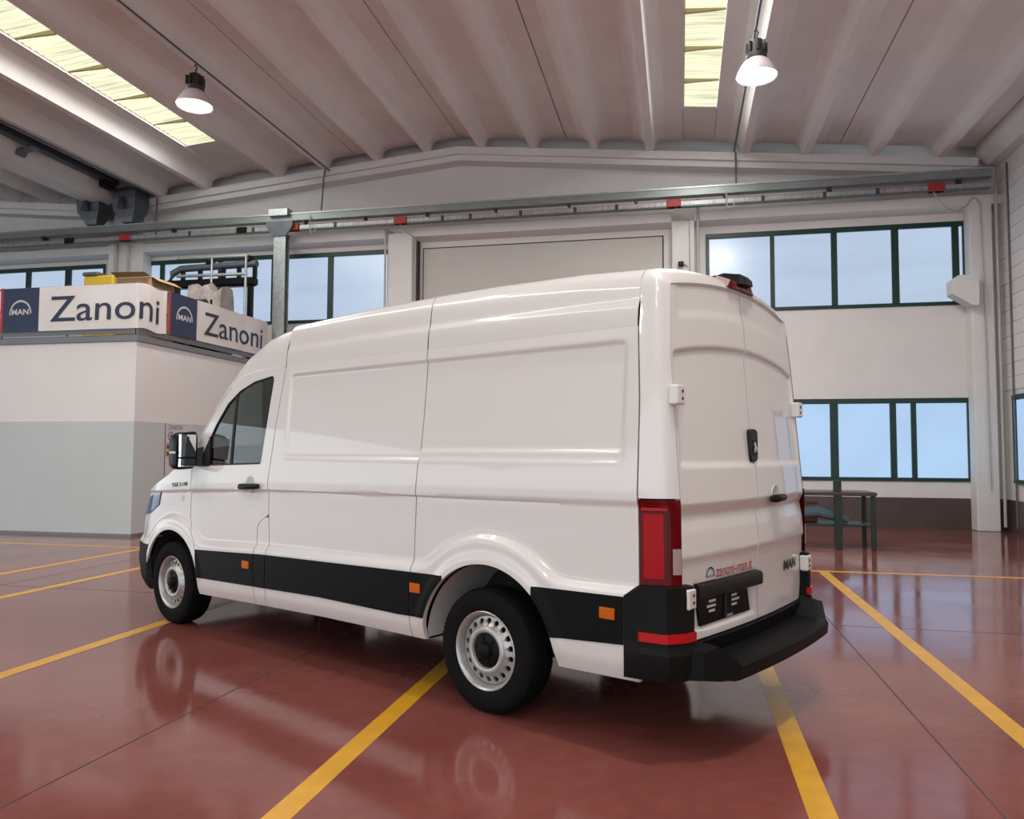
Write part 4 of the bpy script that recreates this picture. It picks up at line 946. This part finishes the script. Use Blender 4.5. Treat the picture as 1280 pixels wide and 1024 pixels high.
# number plate area
fr_ = lambda y, z, d: rp(y, z, d)
MB().loft([[rp(y, z, d) for y, z in ((.725, zb), (.012, zb), (.010, zt), (.715, zt))] for d, zb, zt in ((0, .752, .838), (.030, .757, .832), (.040, .765, .818))]).build('plate_lamp_bar', 'black_plastic', ld, 40)
ph = MB().loft([[rp(y, z, d) for y, z in ((.665, .620), (.10, .622), (.135, .76), (.70, .76))] for d in (.0, .014)]).build('plate_holder', 'hub_black', ld)
MB().loft([[rp(y, z, d) for y, z in ((.415, .63), (.395, .63), (.395, .755), (.415, .755))] for d in (.014, .018)]).build('holder_rib', 'seam_black', ph)
place_text('holder_lettering', 'ZANONI', .075, .014, lambda u, v, d: rp(.40-u, .628+v, .0165), 'logo_silver', ph, bold=.02)
for (yy, zz, ww) in ((.58, .728, .07), (.60, .703, .09), (.58, .678, .06), (.33, .728, .06), (.33, .703, .09), (.33, .678, .06)):
    MB().loft([[rp(y, z, d) for y, z in ((yy, zz), (yy-ww, zz), (yy-ww, zz+.012), (yy, zz+.012))] for d in (.013, .0155)]).build('holder_print', 'logo_silver', ph)
place_text('web_lettering', 'zanoni-man.it', .435, .056, lambda u, v, d: rp(.515-u, .852+v, .004), 'red_ink', ld, bold=0.0)
pts = [(math.cos(a), math.sin(a)) for a in np.linspace(0, PI, 19)]
MB().loft([[rp(.575-.045*x, .862+.05*y, .004), rp(.575-.038*x, .862+.040*y, .004)] for x, y in pts], cap=False, closed=False).build('web_logo', 'ink_navy', ld, recalc=False)
place_text('web_logo_text', 'MAN', .075, .015, lambda u, v, d: rp(.612-u, .857+v, .0045), 'ink_navy', ld)
nm = place_text('maker_lettering', 'MAN', .25, .058, lambda u, v, d: rp(-.44-u, .782+v, .0065), 'chrome', rdr, bold=.03)
nm.data.materials[0] = MT['ink_black']
v_, f_ = text_geo('MAN', bold=.03); v_[:, 1] -= v_[:, 1].min(); v_[:, 0] *= .25/v_[:, 0].max(); v_[:, 1] *= .058/v_[:, 1].max()
MB().add([rp(-.446-p[0], .777+p[1], .004) for p in v_], f_).build('lettering_edge', 'chrome', rdr, recalc=False)
# rear bumper
bpr = empty('rear_bumper'); bpr.parent = VAN
for sg in (1, -1):
    path = [(-.955, 1.0), (-1.05, 1.003), (-1.165, .988), (-1.185, .980), (-1.232, .905), (-1.240, .885), (-1.250, .822)]
    def off_path(o_):
        out = []
        for i, p in enumerate(path):
            a = np.array(path[max(i-1, 0)]); b = np.array(path[min(i+1, len(path)-1)]); t_ = (b-a)/np.linalg.norm(b-a); nrm = np.array((t_[1], -t_[0]))
            out.append(np.array(p)+(-nrm if nrm[1] < 0 or nrm[0] > 0 else nrm)*o_*(0 if i == 0 else 1))
        return out
    levels = [(.395, -.03), (.40, .0), (.47, .022), (.53, .022), (.565, .004), (.58, .0), (.80, .0), (.845, -.004), (.85, -.02)]
    rings = []
    for z, o_ in levels:
        pp = off_path(o_); kz = lambda i: z if z < .7 else (z-.06 if i == 0 else z)
        inner = [(-1.12, .80), (-.96, .90)]
        rings.append([(p[0], sg*p[1], kz(i)) for i, p in enumerate(pp)]+[(p[0], sg*p[1], z) for p in inner])
    MB().loft(rings).build('bumper_corner', 'bumper_black', bpr, 18)
    # red reflector on the corner
    pp = off_path(.012); rr = []
    for z in (.585, .628): rr.append([(p[0], sg*p[1], z) for p in pp[1:]]+[(p[0]+.02, sg*(p[1]-.02), z) for p in pp[1:][::-1]])
    MB().loft(rr).build('reflector_strip', 'red_reflector', bpr)
    # end block between corner and step
    MB().loft([[(x, sg*y, z) for x, y, z in sec] for sec in (
        ((-1.20, .90, .40), (-1.32, .86, .41), (-1.32, .86, .54), (-1.20, .90, .56)),
        ((-1.20, .78, .385), (-1.36, .77, .395), (-1.35, .77, .56), (-1.20, .78, .58)),
        ((-1.20, .66, .38), (-1.415, .66, .39), (-1.405, .66, .475), (-1.20, .66, .475)))]).build('step_end', 'bumper_black', bpr, 25)
stp = []
for y in np.linspace(-.66, .66, 25):
    b = .03*(1-(y/.66)**2)
    stp.append([(-1.15, y, .375), (-1.38-b, y, .375), (-1.415-b, y, .39), (-1.42-b, y, .455), (-1.405-b, y, .475), (-1.20, y, .475), (-1.15, y, .47)])
MB().loft(stp).build('step_tread', 'bumper_black', bpr, 25)
mb = MB(); mb.loft([[(-1.10, y, .42), (-1.185-.045*(1-(y/.8)**2), y, .42), (-1.215-.045*(1-(y/.8)**2), y, .552), (-1.10, y, .552)] for y in np.linspace(-.80, .80, 21)]).build('door_sill', 'bumper_black', bpr, 25)
# wheels
def wheel_proto():
    T = MB()
    prof = [(.208, -.085), (.222, -.100), (.26, -.112), (.31, -.112), (.335, -.100), (.349, -.082), (.352, -.06), (.352, .06), (.349, .082), (.335, .100), (.31, .112), (.26, .112), (.222, .100), (.208, .085)]
    T.lathe(prof, 72, 'y')
    ty = T
    # tread blocks
    B = MB()
    for k in range(72):
        a0 = 2*PI*k/72; a1 = a0+2*PI/72*.68
        for j, (y0, y1) in enumerate(((-.094, -.056), (-.048, -.004), (.004, .048), (.056, .094))):
            sh = (.5 if j % 2 else 0)*2*PI/72
            rr = [(.338 if abs(y) > .08 else .349, .346 if abs(y) > .08 else .357) for y in (y0, y1)]
            L = []
            for a in (a0+sh, a1+sh): L.append([(r*math.cos(a), y, r*math.sin(a)) for y, r in ((y0, rr[0][0]), (y1, rr[1][0]), (y1, rr[1][1]), (y0, rr[0][1]))])
            B.loft(L)
    # rim
    Rm = MB(); Rm.lathe([(.222, .098), (.226, .103), (.222, .106), (.212, .100), (.205, .085), (.200, .06), (.196, .035), (.196, -.08), (.21, -.10)], 64, 'y')
    Dk = MB(); N = 18; r0, r1 = .138, .190
    for k in range(N):
        a0 = 2*PI*k/N; da = 2*PI/N; rc, ac = (r0+r1)/2+.002, a0+da/2; m_ = 24; outer = []; hole = []; back = []
        for i in range(m_):
            th = 2*PI*i/m_+PI/4; c_, s_ = math.cos(th), math.sin(th); k_ = 1/max(abs(c_), abs(s_))
            rr = (r0+r1)/2+(r1-r0)/2*c_*k_; aa = ac+da/2*s_*k_
            yy = lambda r: float(np.interp(r, [.138, .15, .175, .190], [.062, .050, .040, .038]))
            outer.append((rr*math.cos(aa), yy(rr), rr*math.sin(aa)))
            hr = rc+.0165*c_; ha = ac+.0165*s_/rc
            hole.append((hr*math.cos(ha), yy(hr), hr*math.sin(ha))); back.append((hr*math.cos(ha), yy(hr)-.016, hr*math.sin(ha)))
        Dk.loft([outer, hole, back], cap=False)
    Dk.lathe([(.190, .038), (.200, .028)], 64, 'y')
    Dk.lathe([(.138, .062), (.132, .072), (.120, .078), (.104, .072), (.098, .055), (.09, .05)], 64, 'y')
    H = MB(); H.lathe([(.098, .05), (.098, .060), (.09, .066), (.05, .070), (.044, .085), (.040, .098), (.034, .102), (0, .102)], 36, 'y')
    for k in range(6):
        a = k*PI/3+.2; H.bbox(.052, .088, .066, .074, -.006, .006, .002)
        for i in range(len(H.v)-32, len(H.v)): x, y, z = H.v[i]; H.v[i] = (x*math.cos(a)-z*math.sin(a), y, x*math.sin(a)+z*math.cos(a))
    for M_ in (Dk, H): M_.v = [(x, y+.022, z) for x, y, z in M_.v]
    Br = MB(); Br.lathe([(0, -.02), (.15, -.02), (.185, -.04), (.185, -.09)], 32, 'y')
    return T, B, Rm, Dk, H, Br
T, B, Rm, Dk, H, Br = wheel_proto()
protos = None
for x, sg in ((0, 1), (3.64, 1), (0, -1), (3.64, -1)):
    we = empty('wheel', (x, sg*.852, .3565)); we.parent = VAN
    if sg < 0: we.rotation_euler = (0, 0, PI)
    if protos is None:
        protos = [T.build('tyre', 'tyre_rubber', we, 40), B.build('tread_blocks', 'tyre_rubber', we), Rm.build('rim', 'wheel_silver', we, 40), Dk.build('wheel_disc', 'wheel_silver', we, 50), H.build('hub_cap', 'hub_black', we, 40), Br.build('brake_drum', 'seam_black', we, 40)]
        protos[1]['kind'] = 'stuff'
    else:
        for p_ in protos: child_copy(p_, we)
